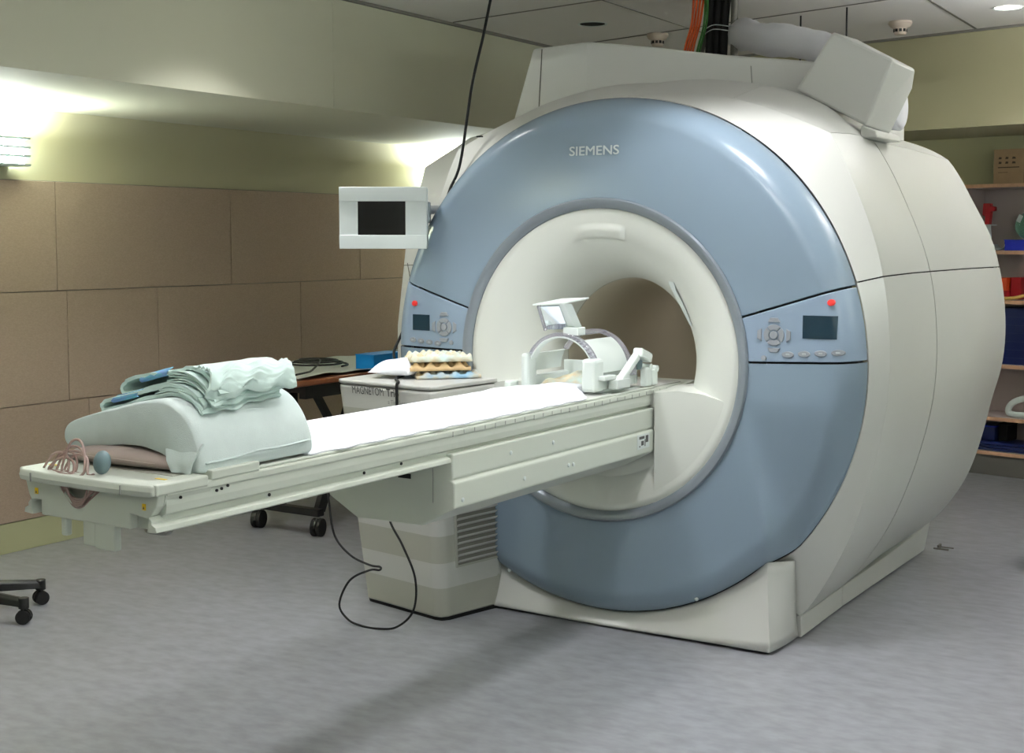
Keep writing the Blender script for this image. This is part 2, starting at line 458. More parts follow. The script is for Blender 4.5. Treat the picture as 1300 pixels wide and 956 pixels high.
m=MB(); m.cyl((.243+.02,.0035,.462),(.243+.02,.009,.462),.007,12); m.build('screw',M['dark'],G)

# body cover sections, as radius over angle round the axis
C1=[(0.0,1.99),(.29,1.978),(.46,1.946),(.584,1.903),(.707,1.852),(.79,1.818),(.873,1.642),(.925,1.521),(.963,1.41),(.985,1.318),(1.003,1.19),(1.014,1.05),(1.012,.95),(1.005,.864),(.977,.713),(.936,.554),(.869,.361),(.799,.221),(.712,.08)]
C2=[(0.0,2.07),(.35,2.05),(.56,2.0),(.71,1.93),(.80,1.822),(.90,1.60),(.965,1.45),(1.01,1.315),(1.03,1.18),(1.037,1.03),(1.03,.87),(.997,.70),(.955,.54),(.885,.365),(.80,.20),(.706,.085)]
C3=[(0.0,2.02),(.35,2.0),(.56,1.95),(.70,1.88),(.785,1.822),(.916,1.576),(.97,1.46),(1.015,1.311),(1.035,1.16),(1.042,1.017),(1.035,.87),(.995,.68),(.939,.501),(.885,.365),(.80,.22),(.703,.087)]
C4=[(0.0,1.98),(.35,1.97),(.56,1.92),(.70,1.86),(.785,1.815),(.90,1.62),(.975,1.46),(1.02,1.311),(1.05,1.16),(1.062,1.017),(1.052,.87),(1.01,.68),(.955,.501),(.89,.365),(.80,.235),(.705,.12)]
C5=[(0.0,1.94),(.35,1.93),(.56,1.90),(.70,1.85),(.778,1.80),(.89,1.60),(.968,1.46),(1.01,1.311),(1.034,1.15),(1.040,1.017),(1.027,.87),(.985,.74),(.945,.55),(.885,.365),(.80,.23),(.725,.14)]
CORN=46.2
def radf(C):
    P=sorted([(math.degrees(math.atan2(z-1,x)),math.hypot(x,z-1)) for x,z in C])
    tab=[interp(a,P) for a in range(-56,91)]
    def sm(tab):
        out=tab[:]
        for i in range(2,len(tab)-2):
            a=i-56
            if abs(a-CORN)<3.2: continue
            out[i]=(tab[i-2]+tab[i-1]*2+tab[i]*2+tab[i+1]*2+tab[i+2])/8
        return out
    for _ in range(6): tab=sm(tab)
    T=[(i-56,v) for i,v in enumerate(tab)]
    return lambda d: interp(d,T)
SEC=[(.14,None),(.25,radf(C1)),(.50,radf(C2)),(.735,radf(C3)),(1.25,radf(C4)),(1.86,radf(C5))]
def shellR(y,d):
    for (ya,fa),(yb,fb) in zip(SEC,SEC[1:]):
        if y<=yb+1e-9:
            t=(y-ya)/(yb-ya); ra=re_(math.radians(d))+.003 if fa is None else fa(d)
            return lerp(ra,fb(d),t)
    return SEC[-1][1](d)
def shell(name,y0,y1,d0,d1,m,s=1,ny=8,inset=0.,par=None,gap=.0025,rim=True):
    rows=[]; na=max(4,int(abs(d1-d0)/2))
    for i in range(ny+1):
        y=lerp(y0,y1,i/ny); row=[]
        for j in range(na+1):
            d=lerp(d0,d1,j/na); 
            dd=d
            r=shellR(y,dd if dd<=90 else 180-dd)-inset
            g=math.degrees(gap/r)
            if j==0: d=d+g
            if j==na: d=d-g
            a=math.radians(d); row.append((s*r*math.cos(a),y,Z0+r*math.sin(a)))
        rows.append(row)
    return MB().grid(rows).build(name,m,par or G,smooth=True,solid=.004,soff=-1 if s==1 else 1)
SEAM=17.9
for s in (1,-1):
    shell('front_ring_cover',.142,.2492,-52.5,SEAM,M['white'],s,4)
    shell('front_side_cover',.2496,.7325,-52.5,SEAM,M['white'],s,7)
    shell('front_side_cover',.2496,.7325,SEAM,CORN,M['white'],s,7)
    shell('rear_side_cover',.7410,1.86,-52.0,SEAM,M['white'],s,12)
    shell('rear_side_cover',.7410,1.86,SEAM,CORN,M['white'],s,12)
shell('front_ring_cover',.142,.2492,SEAM,180-SEAM,M['white'],1,4)
for d0,d1 in ((CORN,66.5),(66.5,91.0),(91.0,180-CORN)):
    shell('top_cover',.2496,.7325,d0,d1,M['white'],1,7,gap=.0008)
shell('rear_top_cover',.7410,1.86,CORN,180-CORN,M['white'],1,8,gap=0)
# dark inner frame behind the joints
rows=[]
for y in (.17,.25,.5,.735,1.2,1.84):
    row=[]
    for j in range(0,120):
        d=lerp(-52,232,j/119); r=shellR(y,d if d<=90 else 180-d)-.02; a=math.radians(d); row.append((r*math.cos(a),y,Z0+r*math.sin(a)))
    rows.append(row)
m=MB(); m.grid(rows)
m.build('inner_frame',M['dark'],G)
m=MB(); m.lathe([(.60,.16),(.93,.165),(.94,.19),(.60,.19)],(0,0,Z0),'y',96); m.build('front_backing',M['seam'],G)
# rear end plate with the far opening
m=MB(); rr=[];
for r in (.43,.6,.8):
    rr.append([(r*math.cos(math.radians(d)),1.85,Z0+r*math.sin(math.radians(d))) for d in range(-52,233,4)])
rr.append([(  (shellR(1.85,d if d<=90 else 180-d)-.004)*math.cos(math.radians(d)),1.85,Z0+(shellR(1.85,d if d<=90 else 180-d)-.004)*math.sin(math.radians(d))) for d in range(-52,233,4)])
m.grid(rr); m.build('rear_cover',M['white'],G,solid=.01)
# skirts at the floor
for s in (1,-1):
    m=MB(); m.prism([(s*.712,.25,.008),(s*.70,.733,.008),(s*.70,.733,.088),(s*.712,.25,.086)],(-s*.12,0,0)); m.build('side_skirt',M['white'],G,bevel=.003)
    m=MB(); rows=[]
    for i in range(11):
        y=lerp(.738,1.88,i/10); zt=interp(y,[(.738,.088),(1.35,.098),(1.65,.125),(1.88,.150)]); xo=lerp(.70,.725,sstep(1.3,1.88,y))
        rows.append([(s*(xo-.12),y,.008),(s*.70,y,.008),(s*xo,y,zt),(s*(xo-.12),y,zt)])
    m.grid(rows,True).cap(); m.build('side_skirt',M['white'],G,bevel=.003)
m=MB().box((-.60,.12,.0),(.60,1.75,.16)); m.build('magnet_foot',M['dark'],G)
# front base cover
m=MB(); rows=[]
N=60
for j in range(9):
    t=j/8; row=[]
    for i in range(N+1):
        x=lerp(-.69,.69,i/N); xt=x*(.655/.69); zt=Z0-math.sqrt(.947**2-xt*xt)
        row.append((lerp(x,xt,t), .055*min(1,t*1.0), lerp(.012,zt,t)))
    rows.append(row)
m.grid(rows); 
for s in (1,-1):
    side=[]
    for j in range(9):
        t=j/8; zf=lerp(.012,Z0-math.sqrt(.947**2-.655**2),t)
        a=Vector((s*lerp(.69,.655,t),.055*t,zf)); 
        b=Vector((s*lerp(.703,.722,t),lerp(.248,.150,t**.7),lerp(.012,.31,t)))
        side.append([a+(b-a)*u+Vector((s*.006*math.sin(PI*u),-.0*u,0)) for u in (0,.04,.12,.3,.5,.7,.85,1)])
    m.grid(side)
m.build('base_front_cover',M['white'],G,angle=28,solid=.01)
for s in (1,-1):
    m=MB(); m.sphere((s*.40,.026,.155),.008,(1,.5,1),10); m.build('cover_screw',M['bezel'],G)
# upper housing behind the ring
H=[(-.738,.56,1.90),(-.615,.55,2.248),(-.357,.55,2.258),(-.10,.61,2.225),(.20,.68,2.178),(.56,.76,2.135),(.62,.78,1.95)]
back=[(x+ (.06 if i<2 else 0),1.70,z) for i,(x,y,z) in enumerate(H)]
m=MB(); 
front=H[:]; low=[(.30,.72,1.90),(-.10,.61,1.95),(-.357,.55,1.92)]
vf=[m.bm.verts.new(p) for p in H]; vb=[m.bm.verts.new(p) for p in back]
vl=[m.bm.verts.new((x,y,1.88)) for x,y,z in H]
for i in range(len(H)-1):
    m.bm.faces.new((vf[i],vf[i+1],vb[i+1],vb[i]))
for i in range(0,len(H)-1):
    m.bm.faces.new((vf[i],vl[i],vl[i+1],vf[i+1]))
lb=[m.bm.verts.new((x,1.70,1.88)) for x,y,z in H]
for i in range(len(H)-1): m.bm.faces.new((vb[i+1],lb[i+1],lb[i],vb[i]))
m.bm.faces.new((vf[0],vb[0],lb[0],vl[0])); m.bm.faces.new((vf[-1],vl[-1],lb[-1],vb[-1]))
hs=m.build('top_housing',M['white'],G,bevel=.008)
m=MB(); m.prism([(-.574,.5485,2.243),(-.570,.5485,2.243),(-.589,.5485,1.93),(-.593,.5485,1.93)],(0,.003,0)); m.build('housing_joint',M['seam'],hs)
m=MB(); m.prism([(.300,.699,2.13),(.303,.6995,2.13),(.315,.702,1.96),(.312,.7015,1.96)],(0,.003,0)); m.build('housing_joint',M['ink2'],hs)
# tilted vent box on the right shoulder
TL=Vector((.667,.60,2.221)); TF=Vector((.898,.60,2.102)); BF=Vector((.800,.60,1.865)); BL=Vector((.526,.60,2.014))
TR=Vector((.905,.86,2.092)); KR=Vector((.893,.88,2.022)); BR=Vector((.825,.82,1.848)); TLb=Vector((.65,.92,2.235)); BLb=Vector((.50,.92,2.0))
m=MB(); V=[m.bm.verts.new(p) for p in (TL,TF,BF,BL,TR,KR,BR,TLb,BLb)]
tl,tf,bf,bl,tr,kr,br,tlb,blb=V
for f in ((tl,tf,bf,bl),(tf,tr,kr,br,bf),(tl,tlb,tr,tf),(tlb,blb,br,kr,tr),(tl,bl,blb,tlb),(bl,bf,br,blb)): m.bm.faces.new(f)
vb_=m.build('vent_box',M['white'],G,bevel=.010)
m=MB(); m.prism([(.780,.61,1.872),(.835,.61,1.846),(.842,.61,1.822),(.775,.61,1.822)],(0,.30,0)); m.build('vent_plinth',M['white'],G,bevel=.006)
# left service cover standing proud of the body
W=[(-1.00,.20),(-1.39,.20),(-1.385,1.05),(-1.335,1.42),(-1.225,1.775),(-.98,1.895),(-.80,1.93),(-.78,1.2)]
m=MB(); m.prism([(x,.60,z) for x,z in W],(0,.95,0)); sv=m.build('left_service_cover',M['white'],G,bevel=.012)
m=MB(); m.prism([(-1.340,.598,1.33),(-1.06,.598,1.345),(-1.06,.598,1.342),(-1.341,.598,1.327)],(0,.004,0)); m.build('cover_joint',M['seam'],sv)
m=MB(); m.prism([(-1.322,.598,1.34),(-1.295,.598,1.215),(-1.292,.598,1.215),(-1.319,.598,1.34)],(0,.004,0)); m.build('cover_joint',M['seam'],sv)
# small dark slot on the upper left of the front ring
m=MB(); m.box((-.655,.178,1.856),(-.630,.19,1.861)); m.build('slot',M['dark'],G)

# ------------------------------------------------------------------ patient table
T=thing('patient_table','long cream patient table reaching out of the scanner bore','table',(0,-1.2,.6))
HW=.22
pr2=[(.205,.905),(.218,.905),(.220,.900),(.220,.888),(.2165,.885),(.2165,.866),(.214,.848),(.201,.842),(.201,.829),(.2165,.823),(.2185,.812),(.210,.808)]
prof=[(x,z) for x,z in pr2]; full=prof+[(-x,z) for x,z in prof[::-1]]
m=MB(); rows=[[(x,y,z) for x,z in full] for y in (-2.318,-1.7,-1.0,-.4,.06,.40)]
m.grid(rows,True).cap(); top=m.build('tabletop',M['table'],T,bevel=.0015)
m=MB(); m.box((-.20,-2.15,.9055),(.20,.30,.910),bev=.002); m.build('top_pad_tray',M['white'],top)
m=MB(); m.box((.196,-2.1,.905),(.214,.05,.9125),bev=.003); m.box((-.214,-2.1,.905),(-.196,.05,.9125),bev=.003); m.build('side_rail',M['table'],top)
for s_ in (1,-1):
    m=MB(); m.prism([(s_*.196,-2.350,.845),(s_*.204,-2.350,.836),(s_*.204,-2.350,.829),(s_*.2165,-2.350,.823),(s_*.2185,-2.350,.812),(s_*.190,-2.350,.810)],(0,.034,0)); m.build('rail_nose',M['table'],top,bevel=.001)
# scale marks along the edge
for i in range(26):
    y=-1.24+i*.055; m=MB(); m.box((.2195,y,.889 if i%4 else .885),(.2208,y+.0022,.900)); m.build('scale_mark',M['ink2'],top)
for y,z in ((-1.98,.836),(-1.62,.836),(-1.46,.838)):
    m=MB(); m.cyl((.2025,y,z),(.2050,y,z),.0042,12); m.build('screw',M['dark'],top)
# head-end casting
E_=thing('x','x','x') if False else None
m=MB(); 
pts=[(-.165,.81),(.132,.81),(.132,.845),(.185,.845-.008),(.200,.850),(.214,.868),(.222,.892),(-.222,.892),(-.205,.85),(-.195,.842),(-.17,.848),(-.165,.845)]
notch=[(x,z) for x,z in pts]
# front plate with a scooped notch: polygon going round the notch
fp=[(-.165,.81),(.132,.81),(.132,.845),(.188,.838),(.200,.850),(.214,.868),(.220,.892),(.075,.892),(.04,.888),(.012,.868),(-.01,.852),(-.035,.846),(-.06,.852),(-.085,.872),(-.105,.888),(-.13,.892),(-.220,.892),(-.208,.855),(-.196,.836),(-.19,.844),(-.165,.845)]
m=MB(); vs=[m.bm.verts.new((x,-2.345,z)) for x,z in fp]; f=m.bm.faces.new(vs)
r=bmesh.ops.extrude_face_region(m.bm,geom=[f]); 
for v in [g for g in r['geom'] if isinstance(g,bmesh.types.BMVert)]: v.co.y+=.022
ef=m.build('end_plate',M['table'],T,bevel=.003)
m=MB(); m.box((-.163,-2.322,.811),(.130,-2.05,.888),bev=.004); m.build('end_housing',M['table'],T)
for s in (1,-1):
    m=MB(); m.prism([(s*.135,-2.323,.850),(s*.190,-2.323,.842),(s*.214,-2.323,.870),(s*.220,-2.323,.891),(s*.135,-2.323,.891)],(0,.14,0)); m.build('end_wing',M['table'],T,bevel=.003)
    m=MB(); m.box((s*.178-.005,-2.3475,.858),(s*.178+.005,-2.3455,.872)); m.build('warning_label',M['yellow'],ef)
    m=MB(); m.prism([(s*.178-.0025,-2.3482,.8605),(s*.178+.0025,-2.3482,.8605),(s*.178,-2.3482,.8665)],(0,.0006,0)); m.build('warning_symbol',M['ink'],ef)
# handle bar round the end
m=MB(); rows=[]
for x in (-.216,-.211,-.19,-.1,0,.1,.19,.211,.222):
    yy=-2.372+ .018*(abs(x)/.23)**4
    hz=.0125 if abs(x)<.215 else .010
    rows.append([(x,yy-.004,.9035-hz),(x,yy-.008,.9035),(x,yy-.004,.9035+hz+.001),(x,yy+.045,.9035+hz+.003),(x,yy+.045,.9035-hz)])
m.grid(rows,True).cap(); hb=m.build('end_handle',M['table'],T,bevel=.004)
m=MB(); m.prism([(.142,-2.3825,.894),(.144,-2.3825,.894),(.144,-2.3825,.914),(.142,-2.3825,.914)],(0,.003,0)); m.build('handle_joint',M['ink2'],hb); m=MB(); m.prism([(-.155,-2.3825,.894),(-.153,-2.3825,.894),(-.153,-2.3825,.914),(-.155,-2.3825,.914)],(0,.003,0)); m.build('handle_joint',M['ink2'],hb)
for s in (1,-1):
    m=MB(); m.box((s*.2-.027,-2.355,.893),(s*.2+.027,-2.20,.918),bev=.004); m.build('corner_block',M['table'],T)
    m=MB(); m.box((s*.200-.022,-2.185,.904),(s*.200+.022,-2.03,.926),bev=.003); m.build('side_pad_block',M['table'],T)
m=MB(); m.box((-.172,-2.33,.893),(.172,-2.04,.914),bev=.003); m.build('end_tray',M['table'],T)
m=MB(); m.box((-.155,-2.24,.9135),(.155,-2.05,.9150)); m.build('tray_inlay',M['stripe'],T)
for s in (1,-1):
    m=MB(); m.box((s*.178-.016,-2.300,.9185),(s*.178+.016,-2.292,.9192)); m.build('marking_strip',M['yellow'],T)
for y,z in ((-2.28,.880),(-2.17,.878),(-2.155,.880),(-2.135,.884)):
    m=MB(); m.cyl((.2195,y,z),(.2225,y,z),.0036,10); m.build('socket',M['dark'],T)
# clamps under the end
for x0,x1,z in ((-.104,-.086,.768),(-.030,.012,.755),(.014,.078,.752)):
    m=MB(); m.box((x0,-2.344 if x0>0 else -2.340,z),(x1,-2.322,.812),bev=.004); m.build('under_clamp',M['table'],T)
m=MB(); m.tube([(.095,-2.27,.80),(.13,-2.29,.795),(.16,-2.27,.79),(.19,-2.28,.803)],.005,6); m.build('clamp_lever',M['metal'],T)
# cantilever arm cover
sec=[(.2235,.836),(.2235,.766),(.2165,.760),(.229,.753),(.229,.680),(.112,.618),(-.126,.615),(-.235,.674),(-.235,.752),(-.22,.758),(-.22,.835)]
m=MB(); m.grid([[(x,y,z) for x,z in sec] for y in (-1.245,.03)],True).cap(); arm=m.build('arm_cover',M['table'],T,bevel=.006)
m=MB(); m.box((.2185,-1.16,.765),(.2215,-.0,.834)); 
m=MB(); m.box((.1535,-1.2462,.69),(.1547,-1.243,.83)); m.build('arm_joint',M['ink2'],arm)
for y,z in ((-.94,.800),(-.69,.800),(-.60,.715),(-.57,.713),(-.87,.712),(-1.205,.70)):
    m=MB(); m.sphere((.2245 if z>.76 else .230,y,z),.007,(.5,1,1),10); m.build('cover_screw',M['bezel'],arm)
lab=MB(); lab.box((.2290,-.115,.700),(.2297,-.020,.752)); lb_=lab.build('rating_label',M['bezel'],arm)
m=MB()
for (y0,y1,z0,z1) in ((-.10,-.06,.735,.745),(-.05,-.03,.720,.745),(-.085,-.065,.712,.728),(-.058,-.052,.707,.732),(-.10,-.092,.707,.712)): m.box((.2297,y0,z0),(.2301,y1,z1))
m.build('label_print',M['ink'],lb_)
m=MB(); m.box((.03,-1.2475,.752),(.075,-1.243,.766)); m.build('arm_slot',M['dark'],arm)

# ------------------------------------------------------------------ equipment cabinet
K=thing('equipment_cabinet','white striped equipment cabinet against the scanner left of the table','cabinet',(-.7,-.1,0))
BOT=[(-.947,-.17),(-.93,-.185),(-.555,-.262),(-.525,-.258),(-.508,-.235),(-.448,.024)]
TOP=[(-.965,-.32),(-.945,-.335),(-.53,-.372),(-.495,-.365),(-.478,-.335),(-.452,.024)]
def cabring(z,inset=0):
    t=z/.905; pts=[Vector((lerp(a[0],b[0],t),lerp(a[1],b[1],t),z)) for a,b in zip(BOT,TOP)]
    return pts+[Vector((-.452,.05,z)),Vector((lerp(-.945,-.965,t),.35,z)),Vector((lerp(-.947,-.965,t),.0,z))]
bands=[(.012,.128,'stripe'),(.128,.226,'white'),(.226,.332,'stripe'),(.332,.48,'white'),(.48,.80,'stripe'),(.80,.888,'white')]
m=MB(); 
zs=[.012,.128,.226,.332,.48,.80,.888]
m.grid([[tuple(q) for q in cabring(z)] for z in zs],True).cap()
cb=m.build('cabinet_body',M['white'],K)
cb.data.materials.append(M['stripe'])
for p in cb.data.polygons:
    z=p.center[2]+world_of(cb).z
    if any(a<z<b and mm=='stripe' for a,b,mm in bands) and abs(p.normal.z)<.5: p.material_index=1
bv=cb.modifiers.new('b','BEVEL'); bv.width=.01; bv.segments=3; bv.limit_method='ANGLE'; bv.angle_limit=math.radians(20)
for p in cb.data.polygons: p.use_smooth=False
m=MB(); m.grid([[tuple(q) for q in cabring(.892)],[tuple(q+Vector((0,-.004,0))) for q in cabring(.900)],[tuple(q) for q in cabring(.908)]],True).cap(); m.build('cabinet_lid',M['white'],K,bevel=.004)
m=MB(); m.grid([[tuple(q*1.0+Vector((.0,.006,0))) for q in cabring(.0)],[tuple(q+Vector((0,.006,0))) for q in cabring(.014)]],True).cap(); m.build('cabinet_plinth',M['dark'],K)
a=cabring(.85)[1]; b=cabring(.85)[2]; dx=(b-a).normalized(); 
def fr(u,z,d=.0015):
    t=z/.905; a=Vector((lerp(-.93,-.945,t),lerp(-.185,-.335,t),z)); b=Vector((lerp(-.555,-.53,t),lerp(-.262,-.372,t),z))
    q=a+(b-a)*u; n=Vector(((b-a).y,-(b-a).x,0)).normalized(); return q+n*d
text('nameplate','MAGNETOM',.042,M['ink'],K,lambda x,y,z,w:fr(.14+x*(.40/w),.857+y,.0025))
text('nameplate','Trio',.042,M['ink'],K,lambda x,y,z,w:fr(.575+x*(.15/w),.857+y,.0025),bold=.04)
text('nameplate','a Tim System',.024,M['ink2'],K,lambda x,y,z,w:fr(.585+x*(.28/w),.828+y,.0025))
# vent grille on the right flank
def sd(u,z,d=0):
    t=z/.905; a=Vector((lerp(-.508,-.478,t),lerp(-.235,-.335,t),z)); b=Vector((lerp(-.448,-.452,t),.024,z)); q=a+(b-a)*u; n=Vector(((b-a).y,-(b-a).x,0)).normalized(); return q+n*d
gz0,gz1=.205,.425
m=MB(); m.grid([[sd(lerp(.18,.985,i/8),lerp(gz0,gz1,j/8),.0045) for i in range(9)] for j in range(9)]); vg=m.build('vent_recess',M['grate'],K)
m=MB()
for (u0,u1,za,zb) in ((.17,.20,gz0,gz1),(.97,.995,gz0,gz1),(.17,.995,gz0-.004,gz0+.004),(.17,.995,gz1-.004,gz1+.004)):
    q=[sd(u0,za,.001),sd(u1,za,.001),sd(u1,zb,.001),sd(u0,zb,.001)]; m.prism(q,sd(.5,.3,.006)-sd(.5,.3,0))
m.build('vent_frame',M['stripe'],K)
for i in range(9):
    z=gz0+.012+i*.0235
    m=MB(); q=[[sd(u,z,.003),sd(u,z+.010,.015),sd(u,z+.014,.015),sd(u,z+.006,.003)] for u in (.20,.45,.70,.975)]; m.grid(q,True).cap(); m.build('vent_slat',M['white'],vg)

# ------------------------------------------------------------------ bedding on the table
def nz(x,y,z,s,a): return noise.noise(Vector((x*s,y*s,z*s)))*a
m=MB(); rows=[]
ny=130; nx=44
for i in range(ny+1):
    y=lerp(-1.845,-.06,i/ny); row=[]
    for j in range(nx+1):
        u=j/nx*2-1
        hw=.213+nz(0,y,3,9,.010)+ (.004*math.sin(y*47))
        lw=.205
        if y>-.50: hw*=lerp(1,.50,sstep(-.46,-.30,y)); lw*=lerp(1,.42,sstep(-.44,-.30,y))
        if u<0 : x=u*lw
        else: x=u*hw
        e=abs(u)
        z=interp(y,[(-1.85,.930),(-1.4,.9235),(-.62,.9245),(-.30,.937)])-.010*max(0,-u)+.003*math.cos(u*2)-.0+nz(x,y,0,5,.004)+nz(x,y,5,14,.0025)
        ed=max(0,(e-.86)/.14)
        z-=ed*ed*.026
        endf=max(0,(y+.10)/.04) if y>-.10 else 0
        z-=.022*endf
        if y<-1.60: z+=nz(x,y,1,30,.010)*sstep(-1.60,-1.8,y)*(.3+e) - .012*sstep(-1.72,-1.845,y)
        row.append((x,y,max(z,.9128)))
    rows.append(row)
m.grid(rows); m.build('bed_sheet',M['sheet'],None,smooth=True,solid=.004,soff=1)
tag(bpy.data.objects['bed_sheet'],'bright white sheet spread along the patient table top','sheet')

# bolster under a pale green case
def bol(u,y):
    """u 0..1 round the profile; returns x,z"""
    P=[(-.20,.940),(-.246,.948),(-.258,.972),(-.245,.998),(-.204,1.018),(-.135,1.036),(-.065,1.052),(0,1.068),(.050,1.078),(.090,1.078),(.125,1.068),(.155,1.048),(.178,1.020),(.194,.990),(.204,.960),(.208,.932),(.200,.918),(.150,.918),(.115,.940),(.07,.956),(.012,.965),(-.054,.963),(-.13,.950)]
    n=len(P); f=u*n; i=int(f)%n; t=f-int(f)
    p0,p1,p2,p3=P[(i-1)%n],P[i],P[(i+1)%n],P[(i+2)%n]
    c=[.5*((2*p1[k])+(p2[k]-p0[k])*t+(2*p0[k]-5*p1[k]+4*p2[k]-p3[k])*t*t+(3*p1[k]-p0[k]-3*p2[k]+p3[k])*t**3) for k in (0,1)]
    return c
def boltop(x,y=0):
    return interp(x,[(-.262,.95),(-.258,.972),(-.245,.998),(-.204,1.018),(-.135,1.036),(-.065,1.052),(0,1.068),(.050,1.078),(.090,1.078),(.125,1.068),(.155,1.048),(.178,1.020),(.194,.990),(.204,.960),(.3,.93)])
m=MB(); rows=[]; nu=110
ys=[-2.205,-2.202,-2.195]+[lerp(-2.19,-1.84,k/30) for k in range(31)]+[-1.832,-1.826,-1.822]
for i,y in enumerate(ys):
    sh={0:.90,1:.955,2:.985}.get(i,1.0)
    if i>=len(ys)-3: sh=[.985,.955,.90][i-(len(ys)-3)]
    row=[]
    for j in range(nu):
        x,z=bol(j/nu,y); cx,cz=interp(x,[(-.2,-.12),(.2,.12)]),.99
        x=cx+(x-cx)*lerp(1,sh,1); z=cz+(z-cz)*sh
        low=1 if z<.96 else 0
        x+=nz(x,y,z,12,.003); z+=nz(x+3,y,z,12,.003)*(0 if low else 1)
        row.append((x,y+nz(x,z,y,20,.002),z))
    rows.append(row)
m.grid(rows,True).cap(); bo=thing('bolster','large curved bolster in pale green case at table end','bolster',(0,-2.02,.918))
m.build('bolster_case',M['green'],bo,smooth=True)
# loose hem of the case: a hanging corner
m=MB(); rows=[]
for i in range(9):
    t=i/8; row=[]
    for j in range(15):
        u=j/14; x=lerp(lerp(.085,.128,t),lerp(.204,.186,t),u); z=lerp(.985,.9175,t)-.0; y=-2.190-.026*min(1,t*1.6)**.7-.004*math.sin(u*8+1)*t
        row.append((x,y,z))
    rows.append(row)
m.grid(rows).build('case_hem',M['green'],bo,smooth=True,solid=.004)
m=MB(); m.tube([(.2085,-2.19,.9405),(.211,-2.1,.943),(.2135,-2.02,.950),(.213,-1.95,.948),(.211,-1.84,.952)],.0028,6); m.build('case_seam',M['green'],bo,smooth=True)

# folded towels
def ribbon(name,par,prof,y0,y1,fz,seed,m,thick,skew=0.,wav=.005,ny=30):
    """ribbon profile (x,h) swept along y; fz(x,y) is the support height"""
    rows=[]
    for i in range(ny+1):
        v=i/ny; y=lerp(y0,y1,v); row=[]
        for k,(x,h) in enumerate(prof):
            xx=x+skew*(v-.5)+nz(v*2,h*9,seed,3,.006)
            row.append((xx,y+nz(xx,h*30,seed,11,.009),fz(xx,y)+h+nz(xx,y,seed+h*40,15,wav)))
        rows.append(row)
    q=MB(); q.grid(rows); return q.build(name,m,par,smooth=True,solid=thick,soff=0)
def foldprof(x0,x1,levels,r,bulge=1.0,n=16):
    """accordion with rounded ends; levels = heights of the layers"""
    P=[]
    for k,h in enumerate(levels):
        xs=[lerp(x0,x1,i/n) for i in range(n+1)]
        if k%2: xs=xs[::-1]
        P+=[(x,h) for x in xs]
        if k<len(levels)-1:
            hn=levels[k+1]; sg=1 if k%2==0 else -1; rr=(hn-h)/2
            for q in range(1,8):
                a=-PI/2+PI*q/8; P.append((P[(k+1)*0-1][0] if False else (x1 if sg>0 else x0)+sg*rr*bulge*math.cos(a),(h+hn)/2+rr*math.sin(a)))
    return P
def sup(off): return lambda x,y: boltop(max(-.25,min(.175,x)))+off
t1=thing('folded_towel','lower folded pale green towel lying directly on the bolster','towel',(-.02,-2.0,1.05))
# doubled cloth with its closed rounded fold at the left
P=foldprof(-.185,.10,[.020,.006][::-1],.01); P=P[::-1]
pf=[(lerp(.13,-.185,i/18),.027) for i in range(19)]+[(-.185-.013*math.sin(PI*q/8),.0165+.0105*math.cos(PI*q/8)) for q in range(1,8)]+[(lerp(-.185,.13,i/18),.006) for i in range(19)]
ribbon('towel_cloth',t1,pf,-2.150,-1.86,sup(.0),1.3,M['towel'],.009,-.03)
for k in range(3):
    x0=.005+.008*k; x1=.158-.006*k; h=.010+.0055*k
    ribbon('towel_fold',t1,foldprof(x0,x1,[h,h+.0045],.002),-2.158+.004*k,-1.88,sup(.0),2.1+k,M['towel'],.0028,-.02,.003)
t2=thing('folded_towel','upper folded pale green towel with blue woven stripe, topmost on bolster','towel',(.02,-1.98,1.09))
pf=[(lerp(.165,-.145,i/18),.064+.006*math.sin(i*.5)) for i in range(19)]+[(-.145-.017*math.sin(PI*q/8),.049+.015*math.cos(PI*q/8)) for q in range(1,8)]+[(lerp(-.145,.13,i/18),.034) for i in range(19)]
ribbon('towel_cloth',t2,pf,-2.115,-1.85,sup(.0),4.1,M['towel'],.009,-.03)
for k in range(4):
    x0=.015+.006*((k*3)%4); x1=.165-.005*k; h=.036+.0060*k
    ribbon('towel_fold',t2,foldprof(x0,x1,[h,h+.0048],.002),-2.135+.003*((k*2)%3),-1.87,sup(.0),5.1+k,M['towel'],.0030,-.02,.003)
for t,x0,x1,yy,z0_,z1_ in ((t1,-.140,-.050,-2.154,.014,.026),(t2,-.080,.015,-2.119,.050,.064)):
    q=MB(); rows=[]
    for i in range(15):
        x=lerp(x0,x1,i/14); z=boltop(x+.01)
        rows.append([(x,yy+.006,z+z0_),(x,yy-.0025,z+lerp(z0_,z1_,.5)),(x,yy+.004,z+z1_),(x,yy+.020,z+z1_+.006)])
    q.grid(rows).build('woven_stripe',M['stripeb'],t,smooth=True,solid=.001)
# crumpled skirt of cloth wrapped over the right end of the upper towel
q=MB(); rows=[]
for i in range(25):
    t=i/24; row=[]
    for j in range(31):
        u=j/30; a=t*1.9
        x=.128+.050*math.sin(a)+.007*math.sin(u*16+t*3)*t; y=lerp(-2.140+.015*math.sin(t*5),-1.86,u)
        z=1.083+.066*math.cos(a*.80)-.0*u+.006*math.sin(u*19+t*6)+nz(x,y,t,25,.008)
        z-=.020*t*max(0,1-abs(u-.12)/.12)
        row.append((x+.012*u,y,z))
    rows.append(row)
q.grid(rows).build('towel_flap',M['towel'],t2,smooth=True,solid=.005)

